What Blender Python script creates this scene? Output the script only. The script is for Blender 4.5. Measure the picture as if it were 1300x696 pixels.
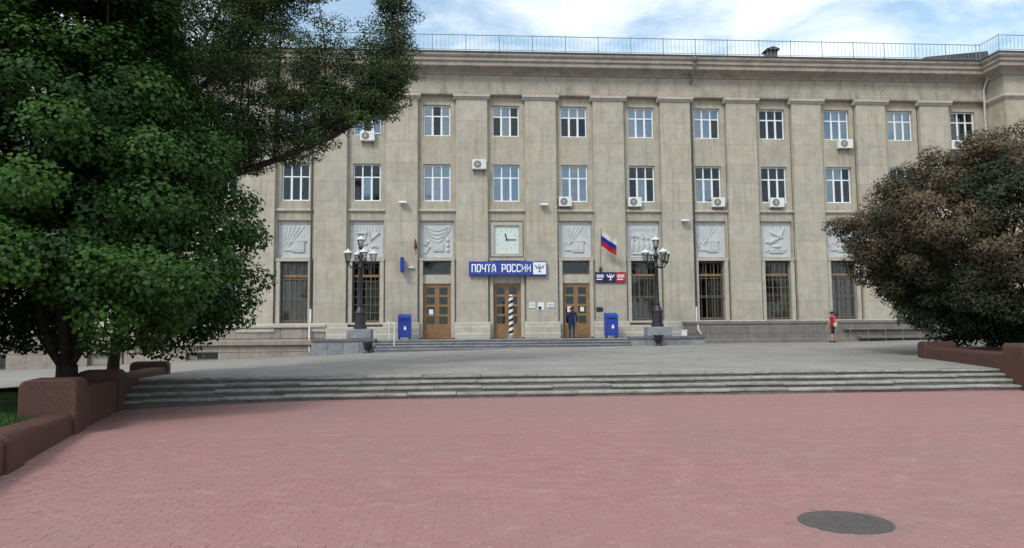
import bpy, math, random
import numpy as np
from mathutils import Vector, Matrix

for o in list(bpy.data.objects): bpy.data.objects.remove(o)
SC = bpy.context.scene
COL = SC.collection
R = math.radians
rnd = random.Random(7)

# ------------------------------------------------------------------ camera
cam_d = bpy.data.cameras.new('camera'); cam = bpy.data.objects.new('camera', cam_d); COL.objects.link(cam)
yaw, pitch, roll = R(4.0417), R(4.4935), R(-0.4662)
fw = Vector((math.sin(yaw)*math.cos(pitch), math.cos(yaw)*math.cos(pitch), math.sin(pitch)))
r0 = Vector((math.cos(yaw), -math.sin(yaw), 0)); u0 = r0.cross(fw)
cr = r0*math.cos(roll)+u0*math.sin(roll); cu = -r0*math.sin(roll)+u0*math.cos(roll)
cam.matrix_world = Matrix(((cr.x, cu.x, -fw.x, 8.217), (cr.y, cu.y, -fw.y, -42.286), (cr.z, cu.z, -fw.z, 1.6), (0, 0, 0, 1)))
cam_d.sensor_width = 36; cam_d.lens = 942.2/1300*36; cam_d.clip_end = 3000; cam_d.clip_start = .1
SC.camera = cam
SC.render.resolution_x = 1024; SC.render.resolution_y = 548

# ------------------------------------------------------------------ sky and sun
SUN_DIR = Vector((-.58, -.80, .95)).normalized()            # towards the sun: behind the camera, to its left
W = bpy.data.worlds.new('World'); SC.world = W; W.use_nodes = True
nt = W.node_tree; nt.nodes.clear()
def N(t, typ, **kw):
    n = t.nodes.new(typ)
    for k, v in kw.items(): setattr(n, k, v)
    return n
out = N(nt, 'ShaderNodeOutputWorld'); bg = N(nt, 'ShaderNodeBackground'); bg.inputs[1].default_value = .1
sky = N(nt, 'ShaderNodeTexSky', sky_type='NISHITA', sun_disc=False)
sky.sun_elevation = math.asin(SUN_DIR.z); sky.sun_rotation = math.atan2(SUN_DIR.x, SUN_DIR.y)
sky.air_density = 1.0; sky.dust_density = .8; sky.ozone_density = 2.0
tc = N(nt, 'ShaderNodeTexCoord'); sep = N(nt, 'ShaderNodeSeparateXYZ'); nt.links.new(tc.outputs['Generated'], sep.inputs[0])
zc = N(nt, 'ShaderNodeMath', operation='MAXIMUM'); nt.links.new(sep.outputs[2], zc.inputs[0]); zc.inputs[1].default_value = .03
za = N(nt, 'ShaderNodeMath', operation='ADD'); nt.links.new(zc.outputs[0], za.inputs[0]); za.inputs[1].default_value = .12
dx = N(nt, 'ShaderNodeMath', operation='DIVIDE'); dy = N(nt, 'ShaderNodeMath', operation='DIVIDE')
nt.links.new(sep.outputs[0], dx.inputs[0]); nt.links.new(za.outputs[0], dx.inputs[1])
nt.links.new(sep.outputs[1], dy.inputs[0]); nt.links.new(za.outputs[0], dy.inputs[1])
cmb = N(nt, 'ShaderNodeCombineXYZ'); nt.links.new(dx.outputs[0], cmb.inputs[0]); nt.links.new(dy.outputs[0], cmb.inputs[1])
mp = N(nt, 'ShaderNodeMapping'); nt.links.new(cmb.outputs[0], mp.inputs[0])
mp.inputs['Location'].default_value = (1.7, 9.2, 2.4)
no = N(nt, 'ShaderNodeTexNoise'); nt.links.new(mp.outputs[0], no.inputs['Vector'])
no.inputs['Scale'].default_value = 2.2; no.inputs['Detail'].default_value = 9; no.inputs['Roughness'].default_value = .56
no.inputs['Distortion'].default_value = .35
rp = N(nt, 'ShaderNodeValToRGB'); nt.links.new(no.outputs[0], rp.inputs[0])
rp.color_ramp.elements[0].position = .38; rp.color_ramp.elements[0].color = (.24, .24, .24, 1)
rp.color_ramp.elements[1].position = .585; rp.color_ramp.elements[1].color = (1, 1, 1, 1)
tint = N(nt, 'ShaderNodeMix', data_type='RGBA', blend_type='MULTIPLY'); tint.inputs[0].default_value = 1
nt.links.new(sky.outputs[0], tint.inputs[6]); tint.inputs[7].default_value = (1.08, 1.50, 1.45, 1)
mx = N(nt, 'ShaderNodeMix', data_type='RGBA'); nt.links.new(rp.outputs[0], mx.inputs[0])
nt.links.new(tint.outputs[2], mx.inputs[6]); mx.inputs[7].default_value = (9.0, 9.5, 9.9, 1)
nt.links.new(mx.outputs[2], bg.inputs[0]); nt.links.new(bg.outputs[0], out.inputs[0])

sd = bpy.data.lights.new('sun', 'SUN'); sun = bpy.data.objects.new('sun', sd); COL.objects.link(sun)
sd.energy = 1.5; sd.angle = R(15); sd.color = (1, .95, .88)
sun.rotation_euler = SUN_DIR.to_track_quat('Z', 'Y').to_euler(); sun.location = (0, -30, 40)

vs = SC.view_settings; vs.view_transform = 'Standard'; vs.look = 'None'; vs.exposure = 0.4; vs.gamma = 1; vs.use_curve_mapping = False
SC.render.engine = 'CYCLES'

# ------------------------------------------------------------------ materials
def mat(name, col, rough=.8, var=.18, scale=3.0, bump=0.0, bscale=None, spec=.3, metal=0, stain=None, stain_scale=(.6, .6, .12),
        stain_amt=.5, objvar=0.0, fine=0.0, col2=None, mottle=.5):
    m = bpy.data.materials.new(name); m.use_nodes = True
    t = m.node_tree; b = t.nodes['Principled BSDF']
    b.inputs['Roughness'].default_value = rough; b.inputs['Metallic'].default_value = metal
    b.inputs['Specular IOR Level'].default_value = spec
    L = t.links.new
    g = N(t, 'ShaderNodeNewGeometry')
    n1 = N(t, 'ShaderNodeTexNoise'); L(g.outputs['Position'], n1.inputs['Vector'])
    n1.inputs['Scale'].default_value = scale; n1.inputs['Detail'].default_value = 6; n1.inputs['Roughness'].default_value = .62
    mr = N(t, 'ShaderNodeMapRange'); L(n1.outputs[0], mr.inputs[0])
    mr.inputs[1].default_value = .3; mr.inputs[2].default_value = .7; mr.inputs[3].default_value = 1-var; mr.inputs[4].default_value = 1+var
    fac = mr.outputs[0]
    if fine:
        n2 = N(t, 'ShaderNodeTexNoise'); L(g.outputs['Position'], n2.inputs['Vector']); n2.inputs['Scale'].default_value = scale*14
        n2.inputs['Detail'].default_value = 3
        m2 = N(t, 'ShaderNodeMapRange'); L(n2.outputs[0], m2.inputs[0]); m2.inputs[1].default_value = .3; m2.inputs[2].default_value = .7
        m2.inputs[3].default_value = 1-fine; m2.inputs[4].default_value = 1+fine
        mu = N(t, 'ShaderNodeMath', operation='MULTIPLY'); L(fac, mu.inputs[0]); L(m2.outputs[0], mu.inputs[1]); fac = mu.outputs[0]
    if objvar:
        oi = N(t, 'ShaderNodeObjectInfo'); m3 = N(t, 'ShaderNodeMapRange'); L(oi.outputs['Random'], m3.inputs[0])
        m3.inputs[3].default_value = 1-objvar; m3.inputs[4].default_value = 1+objvar
        mu = N(t, 'ShaderNodeMath', operation='MULTIPLY'); L(fac, mu.inputs[0]); L(m3.outputs[0], mu.inputs[1]); fac = mu.outputs[0]
    base = None
    if col2:
        n4 = N(t, 'ShaderNodeTexNoise'); L(g.outputs['Position'], n4.inputs['Vector']); n4.inputs['Scale'].default_value = mottle
        n4.inputs['Detail'].default_value = 5
        m4 = N(t, 'ShaderNodeMapRange'); L(n4.outputs[0], m4.inputs[0]); m4.inputs[1].default_value = .38; m4.inputs[2].default_value = .64
        xc = N(t, 'ShaderNodeMix', data_type='RGBA'); L(m4.outputs[0], xc.inputs[0]); xc.inputs[6].default_value = (*col, 1); xc.inputs[7].default_value = (*col2, 1)
        base = xc.outputs[2]
    vm = N(t, 'ShaderNodeVectorMath', operation='SCALE')
    if base is not None: L(base, vm.inputs[0])
    else: vm.inputs[0].default_value = col
    L(fac, vm.inputs['Scale']); c = vm.outputs[0]
    if stain:
        mpg = N(t, 'ShaderNodeMapping'); L(g.outputs['Position'], mpg.inputs[0]); mpg.inputs['Scale'].default_value = stain_scale
        n3 = N(t, 'ShaderNodeTexNoise'); L(mpg.outputs[0], n3.inputs['Vector']); n3.inputs['Scale'].default_value = 2.2; n3.inputs['Detail'].default_value = 8
        n3.inputs['Roughness'].default_value = .65
        m5 = N(t, 'ShaderNodeMapRange'); L(n3.outputs[0], m5.inputs[0]); m5.inputs[1].default_value = .5; m5.inputs[2].default_value = .72
        m5.inputs[3].default_value = 0; m5.inputs[4].default_value = stain_amt
        xs = N(t, 'ShaderNodeMix', data_type='RGBA'); L(m5.outputs[0], xs.inputs[0]); L(c, xs.inputs[6]); xs.inputs[7].default_value = (*stain, 1)
        c = xs.outputs[2]
    L(c, b.inputs['Base Color'])
    if bump:
        nb = N(t, 'ShaderNodeTexNoise'); L(g.outputs['Position'], nb.inputs['Vector']); nb.inputs['Scale'].default_value = bscale or scale*8
        nb.inputs['Detail'].default_value = 6
        bp = N(t, 'ShaderNodeBump'); L(nb.outputs[0], bp.inputs['Height']); bp.inputs['Strength'].default_value = bump; bp.inputs['Distance'].default_value = .02
        L(bp.outputs[0], b.inputs['Normal'])
    return m

MT = {}
STONE = (.445, .405, .345)
MT['stone'] = mat('facade_stone', STONE, .9, .14, 1.6, .35, 40, .15, stain=(.25, .222, .18), stain_scale=(1.9, 1.9, .17), stain_amt=.6, objvar=.055, fine=.10, col2=(.442, .393, .308), mottle=.45)
MT['wall'] = mat('facade_wall', (.425, .385, .325), .92, .15, 1.4, .35, 40, .15, stain=(.23, .205, .168), stain_scale=(2.2, 2.2, .16), stain_amt=.65, fine=.10, col2=(.42, .372, .285), mottle=.4)
MT['joint'] = mat('joint_mortar', (.30, .27, .22), .95, .2, 4)
MT['frieze'] = mat('frieze_stone', (.385, .342, .282), .92, .16, 1.2, .3, 40, .15, stain=(.15, .135, .115), stain_scale=(.9, .9, .25), stain_amt=.7, fine=.1)
MT['cornice'] = mat('cornice_stone', (.34, .305, .258), .9, .16, 1.5, .3, 40, .15, stain=(.15, .135, .12), stain_scale=(.8, .8, .8), stain_amt=.6, fine=.1)
MT['trim'] = mat('trim_stone', (.46, .425, .365), .88, .12, 2.5, .25, 50, .18, stain=(.25, .22, .18), stain_scale=(1.5, 1.5, .35), stain_amt=.45, fine=.08)
MT['plinth'] = mat('plinth_granite', (.20, .18, .165), .7, .16, 2, .25, 60, .3, objvar=.10, fine=.16, stain=(.10, .09, .08), stain_scale=(1.5, 1.5, .4), stain_amt=.45)
MT['plinth_pink'] = mat('plinth_pink_stone', (.31, .262, .228), .8, .16, 2, .25, 60, .25, objvar=.10, fine=.12, stain=(.16, .13, .11), stain_scale=(1.5, 1.5, .4), stain_amt=.45)
MT['granite'] = mat('podium_granite', (.24, .245, .26), .6, .2, 3, .2, 60, .35, objvar=.14, fine=.2, stain=(.12, .12, .125), stain_scale=(1.5, 1.5, 1), stain_amt=.5)
MT['granite_dark'] = mat('podium_granite_dark', (.13, .125, .14), .5, .2, 3, .15, 60, .4, objvar=.12, fine=.2)
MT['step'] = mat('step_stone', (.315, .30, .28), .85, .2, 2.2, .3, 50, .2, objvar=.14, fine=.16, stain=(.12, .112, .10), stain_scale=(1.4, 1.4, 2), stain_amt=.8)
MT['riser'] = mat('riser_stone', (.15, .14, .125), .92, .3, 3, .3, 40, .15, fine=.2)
MT['terrace'] = mat('terrace_paving', (.295, .28, .26), .85, .12, .5, .3, 60, .2, fine=.14, stain=(.16, .15, .14), stain_scale=(.35, .8, 1), stain_amt=.7)
MT['soil'] = mat('soil', (.045, .035, .025), .95, .3, 4, .6, 30, .1)
MT['lawn'] = mat('lawn_ground', (.035, .06, .018), .95, .3, 3, .5, 30, .1)
MT['ground'] = mat('asphalt_ground', (.09, .09, .09), .9, .2, 1, .2, 50, .2)
MT['redwall'] = mat('red_brown_granite', (.088, .043, .034), .75, .16, 2, .35, 70, .25, fine=.22, stain=(.07, .045, .04), stain_scale=(1.5, 1.5, .6), stain_amt=.5)
MT['relief'] = mat('relief_plaster', (.55, .56, .56), .85, .08, 3, .2, 60, .15, stain=(.30, .295, .28), stain_scale=(3, 3, 1), stain_amt=.4, fine=.05)
MT['white'] = mat('white_plastic', (.80, .81, .83), .45, .05, 4, spec=.4)
MT['white_paint'] = mat('white_paint', (.72, .72, .70), .5, .10, 6, spec=.4, stain=(.4, .38, .34), stain_amt=.3)
MT['curtain'] = mat('curtain_cloth', (.60, .66, .74), .95, .12, 5, objvar=.25)
MT['drape'] = mat('old_drape', (.50, .46, .42), .95, .3, 4, objvar=.3)
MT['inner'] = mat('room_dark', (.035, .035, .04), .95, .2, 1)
MT['wood'] = mat('brown_wood', (.27, .155, .075), .5, .2, 4, .1, 60, .35, fine=.12, stain=(.16, .09, .045), stain_scale=(8, 8, .6), stain_amt=.6)
MT['wood_dark'] = mat('dark_wood', (.15, .10, .068), .55, .2, 4, spec=.3)
MT['grille'] = mat('grille_paint', (.16, .145, .125), .55, .15, 8, spec=.4)
MT['metal_dark'] = mat('roof_metal', (.075, .062, .062), .6, .2, 3, spec=.4)
MT['rail'] = mat('rail_metal', (.20, .27, .28), .5, .15, 5, spec=.4)
MT['iron'] = mat('cast_iron', (.018, .018, .022), .42, .25, 8, .15, 60, .5)
MT['lantern_cap'] = mat('lantern_cap', (.70, .70, .70), .4, .08, 6, spec=.4)
MT['pipe'] = mat('pipe_grey', (.17, .155, .14), .6, .2, 5, spec=.3)
MT['zinc'] = mat('pipe_zinc', (.58, .57, .55), .45, .12, 6, spec=.4, stain=(.35, .3, .25), stain_amt=.4)
MT['blue'] = mat('post_blue', (.012, .05, .34), .4, .10, 5, spec=.4)
MT['signblue'] = mat('sign_blue', (.028, .05, .30), .42, .08, 3, spec=.4)
MT['navy'] = mat('sign_navy', (.016, .018, .07), .42, .08, 3, spec=.4)
MT['red'] = mat('sign_red', (.42, .02, .035), .42, .08, 3, spec=.4)
MT['flag_white'] = mat('flag_white', (.78, .78, .80), .9, .05, 4)
MT['flag_blue'] = mat('flag_blue', (.03, .03, .28), .9, .08, 4)
MT['flag_red'] = mat('flag_red', (.50, .025, .03), .9, .08, 4)
MT['black'] = mat('black_paint', (.012, .012, .013), .5, .2, 6, spec=.4)
MT['paper'] = mat('paper', (.76, .76, .75), .8, .05, 8)
MT['clock'] = mat('clock_face', (.62, .68, .65), .5, .06, 2, spec=.3)
MT['emblem'] = mat('emblem_grey', (.20, .22, .32), .5, .08, 4)
MT['bark'] = mat('bark', (.04, .033, .028), .95, .35, 5, .8, 25, .1, fine=.25)
MT['bark_pale'] = mat('bark_pale', (.10, .085, .07), .95, .35, 5, .8, 25, .1, fine=.25)
MT['manhole'] = mat('manhole_iron', (.085, .070, .066), .6, .2, 8, .3, 60, .4, fine=.2)
MT['cement'] = mat('cement_ring', (.28, .172, .162), .9, .2, 8, .4, 50, .15, fine=.15)
MT['skin'] = mat('skin', (.46, .27, .20), .6, .06, 8)
MT['hair'] = mat('hair', (.025, .018, .014), .7, .2, 20)
MT['shirt_red'] = mat('shirt_red', (.48, .018, .035), .85, .12, 10)
MT['cloth_black'] = mat('cloth_black', (.014, .013, .016), .9, .2, 10)
MT['cloth_navy'] = mat('cloth_navy', (.014, .020, .07), .9, .2, 10)
MT['cloth_blue'] = mat('cloth_blue', (.012, .035, .085), .9, .2, 10)
MT['bag'] = mat('bag_cloth', (.55, .52, .50), .9, .1, 10)

def glass(name, f, tintc):
    m = bpy.data.materials.new(name); m.use_nodes = True; t = m.node_tree; t.nodes.clear()
    o = N(t, 'ShaderNodeOutputMaterial'); x = N(t, 'ShaderNodeMixShader'); tr = N(t, 'ShaderNodeBsdfTransparent'); gl = N(t, 'ShaderNodeBsdfGlossy')
    fr = N(t, 'ShaderNodeFresnel'); fr.inputs[0].default_value = 1.5
    ad = N(t, 'ShaderNodeMath', operation='ADD'); ad.use_clamp = True; t.links.new(fr.outputs[0], ad.inputs[0]); ad.inputs[1].default_value = f
    tr.inputs[0].default_value = (*tintc, 1); gl.inputs['Roughness'].default_value = .03; gl.inputs[0].default_value = (.9, .95, 1, 1)
    t.links.new(ad.outputs[0], x.inputs[0]); t.links.new(tr.outputs[0], x.inputs[1]); t.links.new(gl.outputs[0], x.inputs[2]); t.links.new(x.outputs[0], o.inputs[0])
    return m
MT['glass'] = glass('window_glass', .085, (.72, .78, .82))
MT['glass_dim'] = glass('old_window_glass', -.005, (.72, .74, .72))
MT['glass_lamp'] = glass('lantern_glass', .06, (.80, .80, .80))

# red pavers of the plaza
def paver_mat(name='red_pavers', single=False):
    m = bpy.data.materials.new(name); m.use_nodes = True; t = m.node_tree; b = t.nodes['Principled BSDF']; L = t.links.new
    g = N(t, 'ShaderNodeNewGeometry')
    wv = N(t, 'ShaderNodeTexNoise'); L(g.outputs['Position'], wv.inputs['Vector']); wv.inputs['Scale'].default_value = 1.1; wv.inputs['Detail'].default_value = 2
    wo = N(t, 'ShaderNodeVectorMath', operation='MULTIPLY_ADD'); L(wv.outputs['Color'], wo.inputs[0]); wo.inputs[1].default_value = (.03, .03, 0); L(g.outputs['Position'], wo.inputs[2])
    br = N(t, 'ShaderNodeTexBrick'); L(wo.outputs[0], br.inputs['Vector'])
    br.inputs['Scale'].default_value = 1.0; br.inputs['Brick Width'].default_value = .2; br.inputs['Row Height'].default_value = .1
    br.inputs['Mortar Size'].default_value = .006; br.inputs['Mortar Smooth'].default_value = .4; br.inputs['Bias'].default_value = 0
    br.inputs['Color1'].default_value = (.335, .178, .168, 1); br.inputs['Color2'].default_value = (.315, .166, .157, 1); br.inputs['Mortar'].default_value = (.335, .192, .182, 1)
    def noise(s, d, a, bb, c, e, dist=0):
        n = N(t, 'ShaderNodeTexNoise'); L(g.outputs['Position'], n.inputs['Vector']); n.inputs['Scale'].default_value = s; n.inputs['Detail'].default_value = d
        n.inputs['Roughness'].default_value = .65; n.inputs['Distortion'].default_value = dist
        r_ = N(t, 'ShaderNodeMapRange'); L(n.outputs[0], r_.inputs[0]); r_.inputs[1].default_value = a; r_.inputs[2].default_value = bb; r_.inputs[3].default_value = c; r_.inputs[4].default_value = e
        return r_.outputs[0]
    x1 = N(t, 'ShaderNodeMix', data_type='RGBA'); src = br.outputs[0]
    if single:
        pr = N(t, 'ShaderNodeValToRGB'); L(g.outputs['Random Per Island'], pr.inputs[0]); pr.color_ramp.elements[0].color = (.298, .157, .149, 1); pr.color_ramp.elements[1].color = (.342, .180, .169, 1); src = pr.outputs[0]
    L(noise(.33, 7, .45, .68, 0, .65, .8), x1.inputs[0]); L(src, x1.inputs[6]); x1.inputs[7].default_value = (.28, .178, .165, 1)
    x2 = N(t, 'ShaderNodeMix', data_type='RGBA'); L(noise(2.6, 9, .54, .78, 0, .5, .3), x2.inputs[0]); L(x1.outputs[2], x2.inputs[6]); x2.inputs[7].default_value = (.40, .285, .275, 1)
    x3 = N(t, 'ShaderNodeMix', data_type='RGBA'); L(noise(20, 6, .60, .72, 0, .8), x3.inputs[0]); L(x2.outputs[2], x3.inputs[6]); x3.inputs[7].default_value = (.52, .44, .43, 1)
    vm = N(t, 'ShaderNodeVectorMath', operation='SCALE'); L(x3.outputs[2], vm.inputs[0]); L(noise(60, 3, .3, .7, .88, 1.12), vm.inputs['Scale'])
    L(vm.outputs[0], b.inputs['Base Color']); b.inputs['Roughness'].default_value = .85; b.inputs['Specular IOR Level'].default_value = .25
    nb = N(t, 'ShaderNodeTexNoise'); L(g.outputs['Position'], nb.inputs['Vector']); nb.inputs['Scale'].default_value = 90
    ad = N(t, 'ShaderNodeMath', operation='MULTIPLY_ADD'); L(br.outputs['Fac'], ad.inputs[0]); ad.inputs[1].default_value = -1; L(nb.outputs[0], ad.inputs[2])
    bp = N(t, 'ShaderNodeBump'); L(ad.outputs[0], bp.inputs['Height']); bp.inputs['Strength'].default_value = .35; bp.inputs['Distance'].default_value = .006
    L(bp.outputs[0], b.inputs['Normal'])
    return m
MT['pavers'] = paver_mat()
MT['paver'] = paver_mat('red_paver', True)
MT['sand'] = mat('joint_sand', (.31, .176, .166), .95, .25, 9, .4, 60, .1, fine=.2)

def leaf_mat(name, ca, cb, cc=None, trans=.25):
    m = bpy.data.materials.new(name); m.use_nodes = True; t = m.node_tree; t.nodes.clear(); L = t.links.new
    at = N(t, 'ShaderNodeAttribute'); at.attribute_name = 'tint'
    rp = N(t, 'ShaderNodeValToRGB'); L(at.outputs['Fac'], rp.inputs[0])
    rp.color_ramp.elements[0].color = (*ca, 1); rp.color_ramp.elements[1].color = (*cb, 1)
    if cc:
        e = rp.color_ramp.elements.new(.5); e.color = (*cc, 1)
    d = N(t, 'ShaderNodeBsdfPrincipled'); L(rp.outputs[0], d.inputs['Base Color']); d.inputs['Roughness'].default_value = .55; d.inputs['Specular IOR Level'].default_value = .22
    tr = N(t, 'ShaderNodeBsdfTranslucent'); L(rp.outputs[0], tr.inputs[0])
    x = N(t, 'ShaderNodeMixShader'); x.inputs[0].default_value = trans; L(d.outputs[0], x.inputs[1]); L(tr.outputs[0], x.inputs[2])
    o = N(t, 'ShaderNodeOutputMaterial'); L(x.outputs[0], o.inputs[0])
    return m
MT['leaf_maple'] = leaf_mat('leaf_maple', (.015, .047, .011), (.056, .130, .021), trans=.25)
MT['leaf_elm'] = leaf_mat('leaf_elm', (.030, .056, .020), (.085, .130, .042), trans=.2)
MT['leaf_smoke'] = leaf_mat('leaf_smoke', (.010, .030, .010), (.155, .105, .062), (.066, .058, .032), trans=.15)
MT['leaf_grass'] = leaf_mat('leaf_grass', (.03, .07, .015), (.07, .15, .03), trans=.3)

# ------------------------------------------------------------------ mesh helpers
WO = {}                                            # world origin of every object made here
def org(p): return WO.get(p.name, Vector((0, 0, 0))) if p else Vector((0, 0, 0))
class MB:
    def __init__(s): s.v = []; s.f = []; s.m = []
    def add(s, vs_, fs, mi=0):
        o = len(s.v); s.v.extend([tuple(v) for v in vs_]); s.f.extend([tuple(i+o for i in f) for f in fs]); s.m.extend([mi]*len(fs)); return s
    def box(s, x0, x1, y0, y1, z0, z1, mi=0):
        return s.add([(x0,y0,z0),(x1,y0,z0),(x1,y1,z0),(x0,y1,z0),(x0,y0,z1),(x1,y0,z1),(x1,y1,z1),(x0,y1,z1)],
              [(0,3,2,1),(4,5,6,7),(0,1,5,4),(1,2,6,5),(2,3,7,6),(3,0,4,7)], mi)
    def cbox(s, x0, x1, y0, y1, z0, z1, b=.015, mi=0):           # box with chamfered edges
        c = ((x0+x1)/2, (y0+y1)/2, (z0+z1)/2); h = ((x1-x0)/2, (y1-y0)/2, (z1-z0)/2)
        vs_ = []; idx = {}
        for sx in (-1, 1):
            for sy in (-1, 1):
                for sz in (-1, 1):
                    for ax in range(3):
                        p = [sx*(h[0]-b), sy*(h[1]-b), sz*(h[2]-b)]; p[ax] = (sx, sy, sz)[ax]*h[ax]
                        idx[(sx, sy, sz, ax)] = len(vs_); vs_.append((c[0]+p[0], c[1]+p[1], c[2]+p[2]))
        fs = []
        for ax in range(3):
            a, b2 = [i for i in range(3) if i != ax]
            for sg in (-1, 1):
                q = []
                for (sa, sb) in ((-1, -1), (1, -1), (1, 1), (-1, 1)):
                    k = [0, 0, 0]; k[ax] = sg; k[a] = sa; k[b2] = sb; q.append(idx[(*k, ax)])
                if (sg > 0) == (ax == 1): q.reverse()
                fs.append(q)
            for sa in (-1, 1):
                for sb in (-1, 1):
                    e = []
                    for sg, pr in ((-1, (a, b2)), (1, (b2, a))):
                        k = [0, 0, 0]; k[ax] = sg; k[a] = sa; k[b2] = sb
                        e.append(idx[(*k, pr[0])]); e.append(idx[(*k, pr[1])])
                    if sa*sb*(1 if ax != 1 else -1) < 0: e.reverse()
                    fs.append(e)
        for sx in (-1, 1):
            for sy in (-1, 1):
                for sz in (-1, 1):
                    t = [idx[(sx, sy, sz, i)] for i in range(3)]
                    if sx*sy*sz < 0: t.reverse()
                    fs.append(t)
        return s.add(vs_, fs, mi)
    def prism(s, poly, a, b, axis='x', mi=0):                     # 2-D outline extruded along an axis
        n = len(poly); f3 = {'x': lambda p, t: (t, p[0], p[1]), 'y': lambda p, t: (p[0], t, p[1]), 'z': lambda p, t: (p[0], p[1], t)}[axis]
        vs_ = [f3(p, a) for p in poly]+[f3(p, b) for p in poly]
        fs = [tuple(range(n))[::-1], tuple(range(n, 2*n))]+[(i, (i+1) % n, n+(i+1) % n, n+i) for i in range(n)]
        return s.add(vs_, fs, mi)
    def tube(s, pts, rad, n=8, mi=0, cap=True):
        pts = [Vector(p) for p in pts]
        if not isinstance(rad, (list, tuple)): rad = [rad]*len(pts)
        rings = []; pu = None
        for i, p in enumerate(pts):
            d = (pts[min(i+1, len(pts)-1)]-pts[max(i-1, 0)]).normalized()
            if pu is None: pu = d.orthogonal().normalized()
            else:
                pu = pu-d*pu.dot(d)
                pu = pu.normalized() if pu.length > 1e-6 else d.orthogonal().normalized()
            w = d.cross(pu)
            rings.append([p+(pu*math.cos(2*math.pi*k/n)+w*math.sin(2*math.pi*k/n))*rad[i] for k in range(n)])
        vs_ = [v for r_ in rings for v in r_]; fs = []
        for i in range(len(pts)-1):
            for k in range(n): fs.append((i*n+k, i*n+(k+1) % n, (i+1)*n+(k+1) % n, (i+1)*n+k))
        if cap: fs.append(tuple(range(n))[::-1]); fs.append(tuple((len(pts)-1)*n+k for k in range(n)))
        return s.add(vs_, fs, mi)
    def lathe(s, prof, cx=0, cy=0, n=16, mi=0, ph=0):              # prof: (radius, z)
        vs_ = []; fs = []
        for r_, z in prof:
            for k in range(n): vs_.append((cx+r_*math.cos(2*math.pi*k/n+ph), cy+r_*math.sin(2*math.pi*k/n+ph), z))
        for i in range(len(prof)-1):
            for k in range(n): fs.append((i*n+k, i*n+(k+1) % n, (i+1)*n+(k+1) % n, (i+1)*n+k))
        fs.append(tuple(range(n))[::-1]); fs.append(tuple((len(prof)-1)*n+k for k in range(n)))
        return s.add(vs_, fs, mi)
    def mesh(s, name, mats, shift=Vector((0, 0, 0)), smooth=False):
        me = bpy.data.meshes.new(name); me.from_pydata([tuple(Vector(v)-shift) for v in s.v], [], s.f)
        for m in mats: me.materials.append(MT[m] if isinstance(m, str) else m)
        if len(mats) > 1: me.polygons.foreach_set('material_index', s.m)
        if smooth: me.polygons.foreach_set('use_smooth', [True]*len(me.polygons))
        me.update(); return me
    def build(s, name, mats, parent=None, smooth=False):           # vertices are in world space
        if not isinstance(mats, (list, tuple)): mats = [mats]
        if parent is None:
            xs = [v[0] for v in s.v]; ys = [v[1] for v in s.v]; zs = [v[2] for v in s.v]
            o0 = Vector(((min(xs)+max(xs))/2, (min(ys)+max(ys))/2, min(zs)))
        else: o0 = org(parent)
        ob = bpy.data.objects.new(name, s.mesh(name, mats, o0, smooth)); COL.objects.link(ob)
        if parent is None: ob.location = o0
        else: ob.parent = parent
        WO[ob.name] = o0; return ob
def inst(name, me, parent, loc, scale=(1, 1, 1), rot=(0, 0, 0)):   # an object sharing a mesh; loc in world space
    ob = bpy.data.objects.new(name, me); COL.objects.link(ob); ob.parent = parent
    ob.location = Vector(loc)-org(parent); ob.scale = scale; ob.rotation_euler = rot; WO[ob.name] = Vector(loc); return ob
def tag(o, label, cat, group=None):
    o['label'] = label; o['category'] = cat
    if group: o['group'] = group
    return o
def thing(name, label, cat, loc, group=None):
    o = bpy.data.objects.new(name, None); COL.objects.link(o); o.location = loc; o.empty_display_size = .2; WO[o.name] = Vector(loc)
    return tag(o, label, cat, group)
def struct(o): o['kind'] = 'structure'; return o
def dup(root, loc, label=None):
    def cp(o, par):
        c = o.copy(); COL.objects.link(c); c.parent = par; WO[c.name] = WO.get(o.name, Vector()).copy()
        for ch in list(o.children): cp(ch, c)
        return c
    r_ = cp(root, None); r_.location = loc; WO[r_.name] = Vector(loc)
    if label: r_['label'] = label
    return r_
def lerp(a, b, t): return a+(b-a)*t
def interp(x, xs, ys): return float(np.interp(x, xs, ys))
UNIT = MB().box(-.5, .5, -.5, .5, -.5, .5)
def unit_mesh(name, m): return UNIT.mesh(name, [m])

# ------------------------------------------------------------------ ground
def pz(x): return 0.0 if x > 4.5 else max(-.033*(4.5-x), -.3)
def zback(x): return interp(x, [-40, -15.6, -12.4, -6.1, 0, 4, 10.5, 17, 24, 30, 35.7, 60], [-.5, -.21, -.08, .19, .43, .645, .785, .855, .875, .885, .97, 1.05])
def zfront(x): return interp(x, [-6, -1, 0], [.15, .42, .5])
def ter(x, y):
    t = min(max((y+22.3)/18.0, 0), 1); return lerp(zfront(x), zback(x), t)
def sheet(name, xs, ys, zf, m, parent=None):
    b = MB(); nx, ny = len(xs), len(ys)
    b.add([(x, y, zf(x, y)) for y in ys for x in xs], [(j*nx+i, j*nx+i+1, (j+1)*nx+i+1, (j+1)*nx+i) for j in range(ny-1) for i in range(nx-1)])
    return b.build(name, m, parent, True)
struct(sheet('ground', [-1500, -300, -40, 80, 300, 1500], [-1500, -300, -60, 60, 300, 1500], lambda x, y: -.75, 'ground'))
ax = lambda a, b, s: list(np.arange(a, b+1e-6, s))
plaza = struct(sheet('plaza_paving', ax(-1, 70, 1.0), ax(-90, -23, 1.0)+[-22.9], lambda x, y: pz(x)-.007, 'pavers'))
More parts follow.
